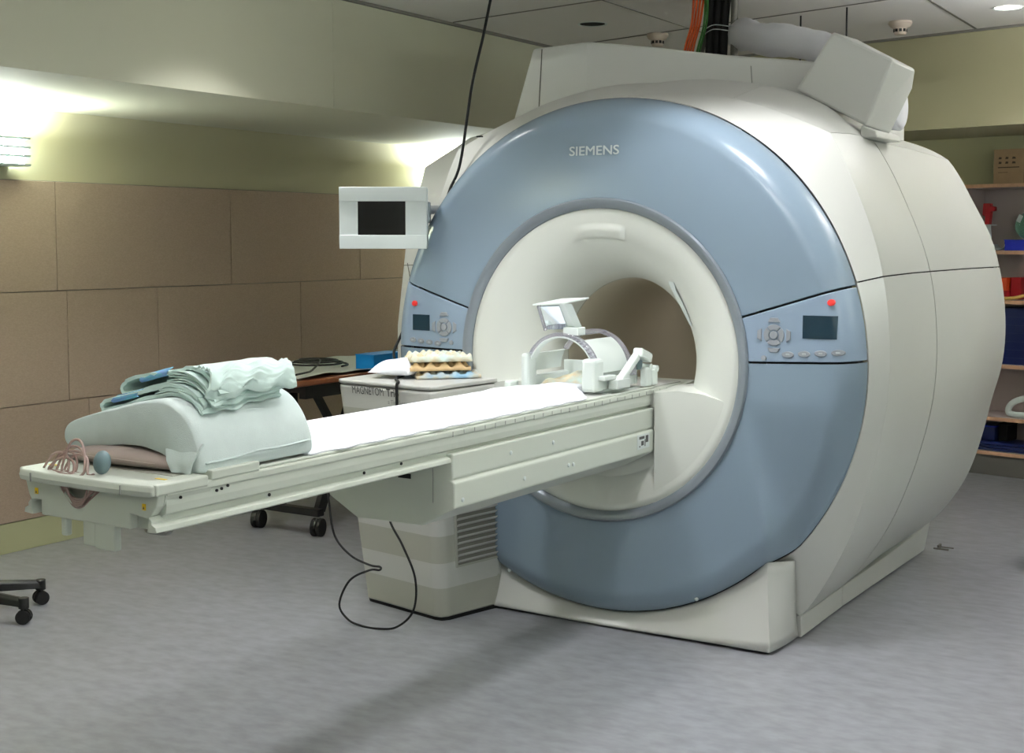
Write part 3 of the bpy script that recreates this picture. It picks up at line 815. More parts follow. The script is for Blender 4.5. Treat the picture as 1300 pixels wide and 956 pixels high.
# taupe cushion and bulb with tubing
m=MB(); rows=[]
for i in range(25):
    t=i/24; x=lerp(-.215,.165,t); s=max(.12,math.sin(PI*min(1,max(0,.06+t*.90)))**.45)
    hz=.0255*s*lerp(1.0,.75,t); hy=.05*s
    c=Vector((x,-2.205+.03*t,.9155+hz*1.02)); row=[]
    for k in range(20):
        a=2*PI*k/20; row.append((c.x,c.y+hy*math.cos(a),c.z+hz*math.copysign(abs(math.sin(a))**.8,math.sin(a))))
    rows.append(row)
m.grid(rows,True).cap(); cu=thing('wedge_cushion','shiny taupe cushion tucked below the green bolster','cushion',(0,-2.2,.9155)); cu2=m.build('cushion_body',M['brown'],cu,smooth=True)
m=MB(); m.tube([(-.2,-2.257,.938),(-.05,-2.252,.940),(.1,-2.242,.937)],.0015,5); m.build('piping',M['brown'],cu)
bl_=thing('call_bulb','grey rubber squeeze bulb with coiled pinkish tubing on table end','call bulb',(.0,-2.31,.915))
m=MB(); rows=[]
ax=Vector((.10,0.05,1)).normalized(); c0=Vector((.018,-2.325,.9185)); 
e1=Vector((1,0,-.10)).normalized(); e2=ax.cross(e1)
for i in range(25):
    t=.5-.5*math.cos(PI*i/24); r=.0195*math.sqrt(max(.002,1-(2*t-1)**2)); c=c0+ax*.054*t
    rows.append([tuple(c+e1*r*1.0*math.cos(2*PI*k/20)+e2*r*math.sin(2*PI*k/20)) for k in range(20)])
m.grid(rows,True).cap(); m.build('bulb',M['bulb'],bl_,smooth=True)
random.seed(11)
loops=[(-.165,-.075,.038),(-.150,-.060,.040),(-.135,-.045,.030),(-.120,-.020,.056),(-.105,-.03,.036),(-.09,-.01,.074),(-.14,-.005,.045)]
pts=[]
for i,(xa,xb,h) in enumerate(loops):
    y=-2.335+.012*math.sin(i*2.1)
    pts+=[(xa,y,.9185),(lerp(xa,xb,.25),y+.008,.918+h*.85),(lerp(xa,xb,.55),y+.014,.918+h),(lerp(xa,xb,.85),y+.008,.918+h*.7),(xb,y-.008,.9185)]
    if i<len(loops)-1: pts+=[((xb+loops[i+1][0])/2,y-.012,.9170)]
pts.append((.012,-2.34,.920))
m=MB(); m.tube(pts,.0030,8,sub=5); m.build('tubing',M['tube'],bl_,smooth=True)
pts=[]
for i in range(9):
    xa=-.115+.006*i; xb=.030-.004*i; d=.020+.0045*(i%5)+.010
    y=-2.336-.0016*i
    pts+=[(xa,y,.889),(lerp(xa,xb,.22),y,.890-d*.8),(lerp(xa,xb,.5),y-.002,.888-d),(lerp(xa,xb,.8),y,.890-d*.75),(xb,y+.002,.889)]
m=MB(); m.tube(pts,.0028,7,sub=5); m.build('tubing',M['tube'],bl_,smooth=True)

# ------------------------------------------------------------------ head coil
HC=thing('head_coil','white head coil with clear arches and angled mirror on table','head coil',(.02,-.15,.915))
def arch(name,cx,cz,r,w,y0,y1,a0,a1,m,par=HC,n=30):
    q=MB(); rows=[]
    for i in range(n+1):
        a=math.radians(lerp(a0,a1,i/n)); c,s_=math.cos(a),math.sin(a)
        rows.append([(cx+(r)*c,y0,cz+(r)*s_),(cx+(r+w)*c,y0,cz+(r+w)*s_),(cx+(r+w)*c,y1,cz+(r+w)*s_),(cx+r*c,y1,cz+r*s_)])
    q.grid(rows,True).cap(); return q.build(name,m,par,angle=40,bevel=.0015)
arch('front_arch',.02,.972,.136,.013,-.30,-.275,-12,192,M['clear'])
arch('front_arch_rim',.02,.972,.130,.006,-.299,-.262,-6,186,M['coil'])
arch('rear_arch',.02,.972,.136,.013,-.06,-.035,-10,150,M['clear'])
arch('coil_shell',.02,.972,.137,.006,-.27,-.06,4,60,M['coil'])
arch('coil_shell',.02,.972,.137,.006,-.27,-.06,150,178,M['coil'])
arch('top_strip',.02,.972,.146,.006,-.275,-.055,70,80,M['clear'])
for s,w in ((-1,.030),(1,.036)):
    x=.02+s*.135
    m=MB(); m.box((x-w/2-(.020 if s>0 else 0),-.325,.920),(x+w/2,-.255,1.035 if s>0 else 1.045),bev=.012); m.build('front_post',M['coil'],HC)
    m=MB(); m.box((x-w/2,-.27,.925),(x+w/2,-.03,.962),bev=.006); m.build('side_rail',M['coil'],HC)
m=MB(); m.box((-.13,-.02,.925),(.17,.0,1.00),bev=.004); m.box((-.14,-.25,.911),(.18,.0,.9135),bev=.001); m.build('coil_base',M['coil'],HC)
m=MB(); m.box((.17,-.30,.960),(.20,-.22,.976),bev=.003); m.box((.178,-.24,.926),(.215,-.14,.960),bev=.004); m.build('side_step',M['coil'],HC)
m=MB(); m.box((-.175,-.36,.916),(-.15,-.30,.945),bev=.005); m.build('front_latch',M['coil'],HC)
# clamps on the right flank
m=MB(); m.box((-.014,-.1,-.012),(.014,.1,.012),bev=.005)
R=Matrix.Rotation(math.radians(32),3,'X')
m.xf(lambda c:(R@c)+Vector((.195,-.13,.985))); m.build('clamp_lever',M['coil'],HC)
m=MB(); m.box((-.02,-.045,-.018),(.02,.045,.018),bev=.008); R=Matrix.Rotation(math.radians(-18),3,'X'); m.xf(lambda c:(R@c)+Vector((.20,-.02,1.03))); m.build('clamp_head',M['coil'],HC)
for y,z,h in ((.01,.985,.03),(.06,.975,.03)):
    m=MB(); m.box((.185,y-.022,.915),(.212,y+.022,z),bev=.006); m.cyl((.180,y+.012,z),(.214,y+.012,z),.012,14); m.build('clamp_post',M['coil'],HC)
m=MB(); m.box((.186,-.085,.962),(.196,-.060,1.03),bev=.002); m.build('cable_plate',M['clear'],HC)
m=MB(); m.cyl((.186,-.035,1.0),(.196,-.035,1.0),.022,16); m.build('connector',M['bulb'],HC)
# mirror assembly
dz=.026
m=MB(); m.prism([(-.062,-.35,1.190+dz),(.052,-.35,1.196+dz),(.090,-.22,1.212+dz),(-.02,-.22,1.206+dz)],(0,0,.005)); m.build('mirror_roof',M['coil'],HC)
m=MB(); m.prism([(.040,-.345,1.196+dz),(.062,-.345,1.198+dz),(.066,-.275,1.135),(.036,-.275,1.135)],(.020,.02,0)); m.build('mirror_bracket',M['coil'],HC,bevel=.002)
m=MB(); m.box((.028,-.295,1.112),(.088,-.240,1.140),bev=.003); m.build('bracket_foot',M['coil'],HC)
m=MB(); m.prism([(-.040,-.335,1.185+dz),(.036,-.335,1.190+dz),(.036,-.275,1.132),(-.048,-.275,1.128)],(0,.004,.004)); m.build('mirror',M['mirror'],HC)
m=MB(); m.prism([(-.052,-.34,1.186+dz),(-.044,-.34,1.187+dz),(-.052,-.275,1.124),(-.062,-.275,1.123)],(.002,.01,.01)); m.build('mirror_side',M['clear'],HC)
# blanket scrap inside the coil
m=MB(); rows=[]
for i in range(17):
    row=[]
    for j in range(17):
        u=i/16*2-1; v=j/16*2-1; z=.948+.022*math.exp(-((u-.2)**2+(v-.1)**2)*2.5)+nz(u,v,2,2.2,.012)+.006
        row.append((.02+u*.10,-.19+v*.075,z-.020*max(abs(u),abs(v))**6))
    rows.append(row)
m.grid(rows).build('head_pad',M['foamc'],None,smooth=True,solid=.010,soff=-1); tag(bpy.data.objects['head_pad'],'crumpled tan and blue pad lying inside the head coil','pad')

# ------------------------------------------------------------------ things on the cabinet
ca,sa=math.cos(math.radians(46)),math.sin(math.radians(46))
def fo(u,v): return (-.69+u*ca - v*sa, -.205+u*sa + v*ca)
def eggpad(name,label,u0,u1,v0,v1,z,h,seed,mt,ms,drop=0.):
    m=MB(); nu,nv=46,30; top=[];bot=[]
    for i in range(nu+1):
        rt=[];rb=[]
        for j in range(nv+1):
            u=lerp(u0,u1,i/nu); v=lerp(v0,v1,j/nv); e=max(abs(i/nu*2-1),abs(j/nv*2-1))
            zz=z+h*.66+.34*h*math.sin(u*112+seed)*math.sin(v*112+.6)-h*.25*max(0,(e-.85)/.15)**2+nz(u*3,v*3,seed,6,.006)
            x,y=fo(u,v); rt.append((x,y,zz)); rb.append((x,y,z+nz(u*3,v*3,seed,6,.001)+.002))
        top.append(rt);bot.append(rb)
    m.grid(top); tv=m.last; m.grid(bot); bv_=m.last
    for i in range(nu):
        for j in (0,nv): m.bm.faces.new((tv[i][j],tv[i+1][j],bv_[i+1][j],bv_[i][j]))
    for j in range(nv):
        for i in (0,nu): m.bm.faces.new((tv[i][j],tv[i][j+1],bv_[i][j+1],bv_[i][j]))
    o=m.build(name,mt,None,smooth=True); tag(o,label,'foam pad'); return o
eggpad('foam_pad','blue and beige wavy foam pad at bottom of the cabinet-top stack',.01,.265,-.01,.15,.9085,.030,2.,M['foamb'],None)
eggpad('foam_pad','middle tan egg-crate foam pad in the stack on the cabinet',-.015,.225,-.005,.15,.938,.037,0.4,M['foam'],None)
eggpad('foam_pad','topmost egg-crate foam pad with pale cover on the cabinet stack',-.01,.23,-.012,.15,.9735,.038,1.2,M['foamc'],None)
m=MB(); rows=[]
for i in range(25):
    row=[]
    for j in range(25):
        u=i/24*2-1; v=j/24*2-1; h=.044*((1-abs(u)**2.6)*(1-abs(v)**2.6))**.55; x=-.80+u*.085-v*.02; y=-.16+v*.085+u*.02
        row.append((x,y,.933+h+nz(x,y,0,18,.004)+.012*sstep(-.8,.9,u)))
    rows.append(row)
low=[[(x,y,.9095+max(0,(.024-.3*(z-.933)))*1.0) for x,y,z in r] for r in rows]
m.grid(rows); m.grid(low); m.bm.verts.ensure_lookup_table()
n1=25
a=[[m.bm.verts[i*25+j] for j in range(25)] for i in range(25)]; b=[[m.bm.verts[625+i*25+j] for j in range(25)] for i in range(25)]
for i in range(24):
    for j in (0,24): m.bm.faces.new((a[i][j],a[i+1][j],b[i+1][j],b[i][j])); m.bm.faces.new((a[j][i],a[j][i+1],b[j][i+1],b[j][i]))
m.build('small_pillow',M['sheet'],None,smooth=True); tag(bpy.data.objects['small_pillow'],'small white pillow on the cabinet beside the foam pads','pillow')

# ------------------------------------------------------------------ monitor
DM=thing('wall_monitor','small white framed monitor with black screen left of the scanner','monitor',(-.93,0,1.40))
DM.name='monitor'
yaw=math.radians(31)
mc=Vector((-.894,-.125,1.531)); ex=Vector((math.cos(yaw),math.sin(yaw),0)); ey=Vector((-math.sin(yaw),math.cos(yaw),0))
def mo(c): return mc+ex*c.x+ey*c.y+Vector((0,0,1))*c.z
w,h=.1735,.1200
def pan(name,pts,y0,y1,mt,par=DM,bev=.003):
    m=MB(); m.prism([(x,y0,z) for x,z in pts],(0,y1-y0,0)); m.xf(mo); return m.build(name,mt,par,bevel=bev)
# case back
case=pan('monitor_case',[(-w,-h),(w,-h),(w,h),(-w,h)],.002,.05,M['bezel'],bev=.006)
def curved(name,z0,z1,bul):
    m=MB(); rows=[]
    for i in range(21):
        u=i/20*2-1; y=-.014*(1-u*u)-.006
        rows.append([(u*w,.004,z0),(u*w,y,z0),(u*w,y-.002,lerp(z0,z1,.5)),(u*w,y,z1),(u*w,.004,z1)])
    m.grid(rows,True).cap(); m.xf(mo); return m.build(name,M['bezel'],DM,angle=40,bevel=.002)
curved('bezel_top',.065,.1215,1); curved('bezel_bottom',-.1215,-.067,1)
pan('bezel_side',[(-w,-.069),(-.1,-.069),(-.1,.067),(-w,.067)],-.004,.003,M['bezel'])
pan('bezel_side',[(.088,-.069),(w,-.069),(w,.067),(.088,.067)],-.004,.003,M['bezel'])
pan('screen',[(-.1,-.069),(.088,-.069),(.088,.067),(-.1,.067)],-.001,.0025,M['screen'],bev=0)
m=MB(); m.box((.12,.05,-.02),(.18,.11,.065),bev=.006); m.xf(mo); m.build('monitor_mount',M['trim'],DM)
m=MB(); m.tube([mo(Vector((.15,.08,.03))),(-.86,.22,1.57),(-.88,.40,1.575)],.018,10); m.build('monitor_arm',M['trim'],DM,smooth=True)

# ------------------------------------------------------------------ cables
m=MB(); m.tube([(-.535,.17,ZC-.001),(-.565,.15,2.395),(-.600,.145,2.243),(-.650,.14,2.055),(-.705,.138,1.757),(-.757,.138,1.648),(-.802,.146,1.545),(-.835,.158,1.46),(-.90,.160,1.30),(-.930,.158,1.21),(-.968,.137,1.130),(-.9455,.06,1.062),(-.926,-.02,.987),(-.86,-.07,.935),(-.80,-.12,.9145),(-.74,-.25,.9145),(-.648,-.355,.9145),(-.640,-.376,.902),(-.641,-.374,.82),(-.641,-.372,.70)],.0058,8,sub=10)
tag(m.build('black_cable',M['rubber'],None,smooth=True),'thick black cable hanging from the ceiling past the scanner front','cable')
m=MB(); m.tube([(-.545,.165,ZC-.001),(-.606,.15,2.244),(-.672,.14,1.935),(-.735,.137,1.66)],.0013,6,sub=8)
tag(m.build('thin_cord',M['bezel'],None,smooth=True),'thin pale cord hanging beside the thick black cable','cord')
lp=[(-.93,-.36,.60),(-.918,-.44,.50),(-.909,-.45,.441),(-.884,-.45,.323),(-.808,-.45,.257),(-.713,-.455,.233),(-.655,-.465,.235),(-.650,-.475,.226),(-.695,-.478,.220),(-.79,-.478,.168),(-.841,-.478,.07),(-.80,-.478,.018),(-.735,-.480,.0045),(-.66,-.478,.0045),(-.575,-.47,.022),(-.513,-.45,.089),(-.512,-.44,.206),(-.583,-.42,.314),(-.66,-.40,.403),(-.68,-.385,.52),(-.70,-.375,.62)]
m=MB(); m.tube(lp,.0042,8,sub=8)
tag(m.build('looped_cable',M['rubber'],None,smooth=True),'black cable hanging in a big loop to the floor below the table','cable')

# ------------------------------------------------------------------ desk by the left wall
D=thing('desk','brown topped folding desk with black frame along the left wall','desk',(-2.2,1.4,0))
m=MB(); m.box((-2.44,.47,.742),(-1.895,2.5,.772),bev=.006); m.build('desk_top',M['wood'],D)
for y in (.62,2.35):
    m=MB(); m.box((-2.28-.02,y-.025,.10),(-1.89+.02,y+.025,.135),bev=.004); m.build('foot_bar',M['black'],D)
    m=MB(); m.box((-2.20,y-.02,.70),(-1.93,y+.02,.742)); m.build('top_bracket',M['black'],D)
    m=MB(); m.prism([(-2.16,y-.018,.13),(-2.11,y-.018,.13),(-2.11,y-.018,.70),(-2.16,y-.018,.70)],(0,.036,0)); m.build('leg',M['black'],D)
m=MB(); m.prism([(-1.945,.66,.71),(-1.945,.70,.71),(-1.945,1.12,.13),(-1.945,1.08,.13)][::1],(-.03,0,0)); m.xf(lambda c:Vector((c.x,2.0-(c.y) if False else c.y,c.z))); 
m.build('diagonal_brace',M['black'],D)
m=MB(); m.prism([(-1.93,.95,.71),(-1.93,1.04,.71),(-1.93,.72,.10),(-1.93,.66,.10)],(-.03,0,0)); m.build('diagonal_brace',M['black'],D)
m=MB(); m.box((-1.94,.55,.68),(-1.90,2.45,.742)); m.build('front_rail',M['black'],D)
m=MB(); m.box((-2.12,.60,.60),(-2.04,.66,.70),bev=.01); m.build('hinge_block',M['black'],D)
m=MB(); m.cyl((-2.08,.52,.74),(-2.08,.52,.742),.02,10); m.build('clip',M['black'],D)
def caster(par,x,y,r,w,ang,mt='rubber',htop=.12):
    m=MB(); d=Vector((math.cos(ang),math.sin(ang),0))
    for s in (-1,1):
        c=Vector((x,y,r))+d*s*w*.55
        a=c-d*w*.35; b=c+d*w*.35
        m.cyl(a,b,r,24)
    o=m.build('caster_wheel',M[mt],par,bevel=.003)
    m=MB(); n=Vector((-d.y,d.x,0))
    rows=[]
    for k in range(9):
        a=PI*k/8; p=Vector((x,y,r))+n*(r*1.04*math.cos(a))+Vector((0,0,r*1.06*math.sin(a)))
        rows.append([p-d*w*.18,p+d*w*.18])
    m.grid(rows); m.build('caster_hood',M['black'],o,solid=.004)
    m=MB(); m.cyl((x,y,r*1.0),(x,y,htop),r*.22,12); m.build('caster_stem',M['metal'],o)
    return o
for x,y in ((-2.28,.62),(-1.89,.62),(-2.28,2.35),(-1.89,2.35)): caster(D,x,y,.045,.028,.25)
# cloth, coiled lead, blue carton on the desk
m=MB(); rows=[]
for i in range(31):
    row=[]
    for j in range(41):
        u=i/30; v=j/40; x=lerp(-2.42,-1.915+.0*v,u); y=lerp(.50+.10*math.sin(u*3),1.65,v); z=.7775+.010*math.sin(v*7+u*3)**2+nz(x,y,0,5,.016)+ (.02*sstep(.5,1,1-u))
        row.append((x+.012*math.sin(v*15),y,max(.7745,z)))
    rows.append(row)
m.grid(rows); tag(m.build('grey_cloth',M['cloth'],None,smooth=True,solid=.002,soff=1),'rumpled grey cloth laid along the brown desk top','cloth')
m=MB(); rows=[]
for i in range(13):
    row=[]
    for j in range(31):
        u=i/12; v=j/30; x=lerp(-2.42,-2.02,u); y=lerp(1.72,2.46,v); z=.795+nz(x,y,0,6,.02)+.035*math.sin(PI*u)*(.5+.5*v)
        row.append((x,y,max(.7745,z)))
    rows.append(row)
m.grid(rows); tag(m.build('grey_cloth',M['cloth'],None,smooth=True,solid=.002,soff=1),'grey cloth heaped at the far end of the desk behind the blue carton','cloth')
CC=thing('coiled_lead','coiled black lead with navy plug lying on the grey cloth','lead',(-2.15,.9,.80))
pts=[]
for i in range(34):
    a=i*.55; r=.14-.002*i; pts.append((-2.15+r*1.15*math.cos(a),.93+r*1.1*math.sin(a),.806+.0009*i))
pts+=[(-2.02,.74,.80),(-1.96,.62,.800),(-1.93,.52,.800),(-1.93,.50,.792)]
m=MB(); m.tube(pts,.0052,7,sub=3); m.build('lead',M['rubber'],CC,smooth=True)
m=MB(); m.box((-2.29,.77,.805),(-2.25,.84,.83),bev=.006); m.build('plug',M['navy'],CC)
BX=thing('blue_carton','bright blue box on the desk just behind the white cabinet','box',(-1.96,1.1,.7725))
m=MB(); m.box((-2.02,1.08,.7725),(-1.900,1.33,.853),bev=.002); m.build('carton_body',M['cyan'],BX)
m=MB(); m.box((-2.022,1.078,.850),(-1.898,1.332,.8565),bev=.001); m.build('carton_lid',M['cyan'],BX)
m=MB(); m.tube([(-1.02,.05,.50),(-1.05,-.02,.62),(-1.02,.02,.72),(-.985,.06,.74)],.005,8); 
tag(m.build('steel_hook',M['metal'],None,smooth=True),'small bent steel hook on the left side of the cabinet','hook')

# ------------------------------------------------------------------ stool at the left edge
S=thing('rolling_stool','black five-star stool base on casters at the left edge','stool',(-2.19,-1.23,0))
sc0=Vector((-2.19,-1.23,0)); 
tips=[Vector((-1.835,-1.13,0)),Vector((-2.01,-.915,0))]
a0=math.atan2(tips[0].y-sc0.y,tips[0].x-sc0.x)
ang=[a0]+[a0+2*PI*k/5 for k in range(1,5)]
tp=[tips[0],tips[1]]+[sc0+Vector((math.cos(a),math.sin(a),0))*.36 for a in ang[2:]]
for i,t in enumerate(tp):
    d=(t-sc0); L=d.length; d.normalize(); n=Vector((-d.y,d.x,0))
    m=MB(); rows=[]
    for k in range(9):
        f=k/8; c=sc0+d*L*f; wd=lerp(.030,.018,f)+(.004 if k==8 else 0); zt=lerp(.135,.098,f); zb=lerp(.085,.066,f)
        rows.append([tuple(c-n*wd+Vector((0,0,zb))),tuple(c+n*wd+Vector((0,0,zb))),tuple(c+n*wd*.8+Vector((0,0,zt-.008))),tuple(c+n*wd*.3+Vector((0,0,zt))),tuple(c-n*wd*.3+Vector((0,0,zt))),tuple(c-n*wd*.8+Vector((0,0,zt-.008)))])
    m.grid(rows,True).cap(); m.cyl(tuple(t+Vector((0,0,.058))),tuple(t+Vector((0,0,.100))),.020,16); m.build('base_arm',M['black'],S,angle=35,bevel=.003)
    caster(S,t.x,t.y,.027,.026,a0+1.9+i*.7,'rubber',.066)
m=MB(); m.lathe([(.001,.07),(.045,.07),(.045,.14),(.028,.16),(.026,.30),(.016,.305),(.016,.44),(.001,.44)],tuple(sc0),'z',24); m.build('column',M['black'],S,angle=30)
m=MB(); m.lathe([(.001,.44),(.12,.44),(.155,.45),(.165,.475),(.155,.50),(.10,.51),(.001,.51)],tuple(sc0+Vector((-.03,-.03,0))),'z',32); m.build('seat',M['black'],S,smooth=True)

# ------------------------------------------------------------------ shelving at the back right
SH=thing('open_shelving','open laminate shelving unit with peach front edges behind the scanner','shelving',tuple(bk(.4,.15,0)))
def sb(name,t0,t1,d0,d1,z0,z1,mt,par,bev=0.):
    m=MB(); m.prism([bk(t0,d0,z0),bk(t1,d0,z0),bk(t1,d1,z0),bk(t0,d1,z0)],(0,0,z1-z0)); return m.build(name,mt,par,bevel=bev)
LV=[1.785,1.381,1.080,.687,.362,.148]
for z in LV:
    o=sb('shelf_board',-.085,1.3,.004,.318,z-.022,z,M['shelf'],SH)
    sb('board_edge',-.10,1.3,0,.004,z-.022,z+.0005,M['edge'],o)
sb('side_panel',-.105,-.085,.004,.318,.0,1.785,M['shelf'],SH); sb('side_panel',1.3,1.32,.0,.318,.0,1.785,M['shelf'],SH)
sb('back_panel',-.10,1.31,.318,.326,.12,1.785,M['shelf'],SH); sb('kick_board',-.10,1.31,.012,.024,0,.126,M['kick'],SH)
CB=thing('cardboard_box','brown cardboard carton standing on the top shelf','box',tuple(bk(.19,.15,1.786)))
cbm=sb('carton',.085,.272,.05,.25,1.786,1.992,M['card'],CB,.002)
m=MB(); m.prism([bk(.084,.049,1.990),bk(.273,.049,1.990),bk(.273,.25,1.994),bk(.084,.25,1.994)],(0,0,.005)); m.build('carton_flap',M['card'],CB)
for i in range(3):
    for j in range(2):
        t=.115+i*.042; z=1.935-.028*j; m=MB(); m.prism([bk(t,.0485,z),bk(t+.018+.006*(i==2),.0485,z),bk(t+.020,.0485,z+.012),bk(t+.004,.0485,z+.014)],tuple(BN*.001)); m.build('printed_symbol',M['cardink'],cbm)
for (t0,t1,z,hh) in ((.113,.245,1.882,.006),(.115,.175,1.853,.003)):
    m=MB(); m.prism([bk(t0,.0485,z),bk(t1,.0485,z),bk(t1,.0485,z+hh),bk(t0,.0485,z+hh)],tuple(BN*.001)); m.build('printed_line',M['cardink'],cbm)
# red clamp with white dish
RC=thing('red_clamp','upright red plastic clamp on the second shelf beside the glass globe','clamp',tuple(bk(0.018,.12,1.382)))
m=MB(); m.prism([bk(0.003,.12,1.46),bk(0.028,.12,1.46),bk(0.043,.12,1.62),bk(0.068,.12,1.625),bk(0.068,.12,1.65),bk(0.043,.12,1.655),(bk(0.041,.12,1.672)),bk(-0.007,.12,1.672),bk(-0.012,.12,1.60),bk(0.006,.12,1.59)],tuple(BN*.035)); m.build('clamp_body',M['dred'],RC,bevel=.004)
m=MB(); m.prism([bk(0.018,.125,1.382),bk(0.043,.125,1.382),bk(0.033,.125,1.465),bk(0.013,.125,1.465)],tuple(BN*.03)); m.build('clamp_foot',M['dred'],RC,bevel=.003)
m=MB(); c=bk(0.018,.13,1.535); m.lathe([(.001,0),(.055,0),(.058,.006),(.001,.008)],tuple(c),'z',24); m.build('collar_disc',M['bezel'],RC)
m=MB(); m.lathe([(.02,-.14),(.028,-.09),(.024,0)],tuple(c),'z',16); m.build('collar_cone',M['bezel'],RC,smooth=True,solid=.002)
GG=thing('glass_globe','greenish glass globe with white tag resting on the blue tray','globe',tuple(bk(.25,.14,1.44)))
m=MB(); m.sphere(tuple(bk(.275,.155,1.532)),.085,(1,1,1),32); m.build('globe',M['glass'],GG,smooth=True)
m=MB(); m.lathe([(.018,.055),(.022,.066),(.02,.074),(.001,.075)],tuple(bk(.275,.155,1.552)),'z',16); m.build('globe_neck',M['bulb'],GG,smooth=True)
m=MB(); m.prism([bk(.225,.072,1.560),bk(.252,.066,1.548),bk(.268,.072,1.590),bk(.240,.080,1.602)],tuple(BN*.001)); m.build('paper_tag',M['bezel'],GG)
BT=thing('blue_tray','bright blue plastic tray under the glass globe','tray',tuple(bk(.3,.14,1.382)))
sb('tray_body',.165,.46,.05,.26,1.382,1.446,M['deepblue'],BT,.003); sb('tray_rim',.162,.464,.046,.264,1.442,1.4475,M['deepblue'],BT,.001)
WS=thing('white_scoop','small curved white dish on the shelf left of the blue tray','dish',tuple(bk(.13,.1,1.382)))
m=MB(); rows=[]
for i in range(11):
    a=PI+PI*i/10; rows.append([bk(.125+.045*math.cos(a),.05,1.418+.032*math.sin(a)),bk(.125+.045*math.cos(a),.15,1.418+.032*math.sin(a))])
m.grid(rows).build('dish_body',M['bezel'],WS,smooth=True,solid=.003)
OB=thing('orange_box','orange box with dark red base on third shelf','box',tuple(bk(.14,.15,1.081)))
sb('box_upper',.085,.165,.10,.20,1.135,1.215,M['orange'],OB,.003); sb('box_base',.083,.167,.098,.202,1.081,1.136,M['dred'],OB,.003)
RB=thing('red_box','dark red box standing behind and right of the orange box','box',tuple(bk(.2,.2,1.081)))
sb('box_body',.172,.235,.14,.26,1.081,1.215,M['dred'],RB,.003); sb('box_lid',.170,.237,.138,.262,1.208,1.2165,M['dred'],RB,.001)
m=MB(); m.sphere(tuple(bk(.07,.16,1.262)),.0225,(1,1,1),14); 
GT=thing('teal_jar','small teal glass jar glimpsed above the third shelf edge','jar',tuple(bk(.065,.16,1.081)))
m.build('jar_top',M['glass'],GT,smooth=True); m=MB(); m.lathe([(.001,0),(.028,0),(.030,.12),(.022,.165),(.001,.166)],tuple(bk(.05,.16,1.081)),'z',20); m.build('jar_body',M['bulb'],GT,angle=30)
m=MB(); m.tube([bk(.06,.05,1.092),bk(.14,.04,1.090),bk(.22,.035,1.092),bk(.28,.04,1.104),bk(.36,.05,1.125),bk(.45,.08,1.13)],.0105,10)
tag(m.build('yellow_hose',M['strap'],None,smooth=True),'pale yellow hose along the front of the third shelf','hose')
BB=thing('blue_crate','tall dark blue crate filling the fourth shelf','crate',tuple(bk(.5,.15,.688)))
sb('crate_wall',.10,.9,.055,.065,.700,1.030,M['binblue'],BB); sb('crate_floor',.10,.9,.055,.28,.688,.702,M['binblue'],BB); sb('crate_wall',.10,.9,.27,.28,.700,1.030,M['binblue'],BB)
sb('crate_wall',.10,.11,.065,.27,.700,1.030,M['binblue'],BB); sb('crate_wall',.89,.90,.065,.27,.700,1.030,M['binblue'],BB)
for i in range(6): sb('crate_rib',.10,.9,.050,.056,.72+i*.05,.728+i*.05,M['binblue'],BB)
GH=thing('coil_handle','pale grey looped plastic handle piece on the fifth shelf','handle',tuple(bk(.33,.1,.363)))
m=MB(); m.tube([bk(.21,.07,.395),bk(.225,.07,.44),bk(.28,.07,.475),bk(.36,.07,.49),bk(.45,.07,.48),bk(.50,.07,.42),bk(.44,.07,.385),bk(.34,.07,.382),bk(.25,.07,.380)],.019,12,closed=True); m.build('handle_ring',M['coil'],GH,smooth=True)
BN2=thing('navy_folders','dark navy folded mat lying on the lowest shelf','mat',tuple(bk(.4,.15,.149)))
for i in range(3): sb('mat_layer',-.02+.01*i,.9,.03+.01*i,.27,.149+.017*i,.164+.017*i,M['binblue'],BN2,.004)
BLK=thing('black_case','small black case standing on navy mat on lowest shelf','case',tuple(bk(.2,.2,.201)))
sb('case_body',.13,.19,.12,.26,.201,.315,M['rubber'],BLK,.006); sb('case_lid',.128,.192,.118,.262,.300,.306,M['black'],BLK)
NV=thing('navy_case','navy case standing left of the black case on lowest shelf','case',tuple(bk(.07,.15,.201)))
sb('case_body',.02,.115,.10,.26,.201,.300,M['binblue'],NV,.006); sb('case_lid',.018,.117,.098,.262,.285,.292,M['deepblue'],NV)

# grey tray-like step at the right edge of the picture
PX=thing('plastic_bin','clear greenish plastic bin on the floor at right edge','bin',(1.39,1.86,0))
m=MB(); q=[(1.155,2.02),(1.195,1.72),(1.59,1.67),(1.64,2.02)]; cx_,cy_=1.40,1.86
rows=[[(cx_+(x-cx_)*k,cy_+(y-cy_)*k,z) for x,y in q] for k,z in ((.90,.004),(.97,.10),(1.0,.132),(1.06,.136),(1.06,.126))]
m.grid(rows,True); m.cap(True,False); m.build('bin_body',M['plexi'],PX,solid=.004,bevel=.002)
m=MB(); q2=[(cx_+(x-cx_)*.85,cy_+(y-cy_)*.85) for x,y in q]; m.prism([(x,y,.018) for x,y in q2],(0,0,.05)); m.build('bin_contents',M['coil'],PX,bevel=.004)
# bracket & wire scraps on the floor behind the scanner foot
m=MB(); m.box((.72,1.96,.0),(.79,1.97,.008)); m.box((.735,2.01,.0),(.80,2.018,.006)); m.box((.735,1.965,0),(.745,2.012,.02))
tag(m.build('floor_bracket',M['cabgy'],None,bevel=.002),'small grey bracket on the floor behind the scanner skirt','bracket')

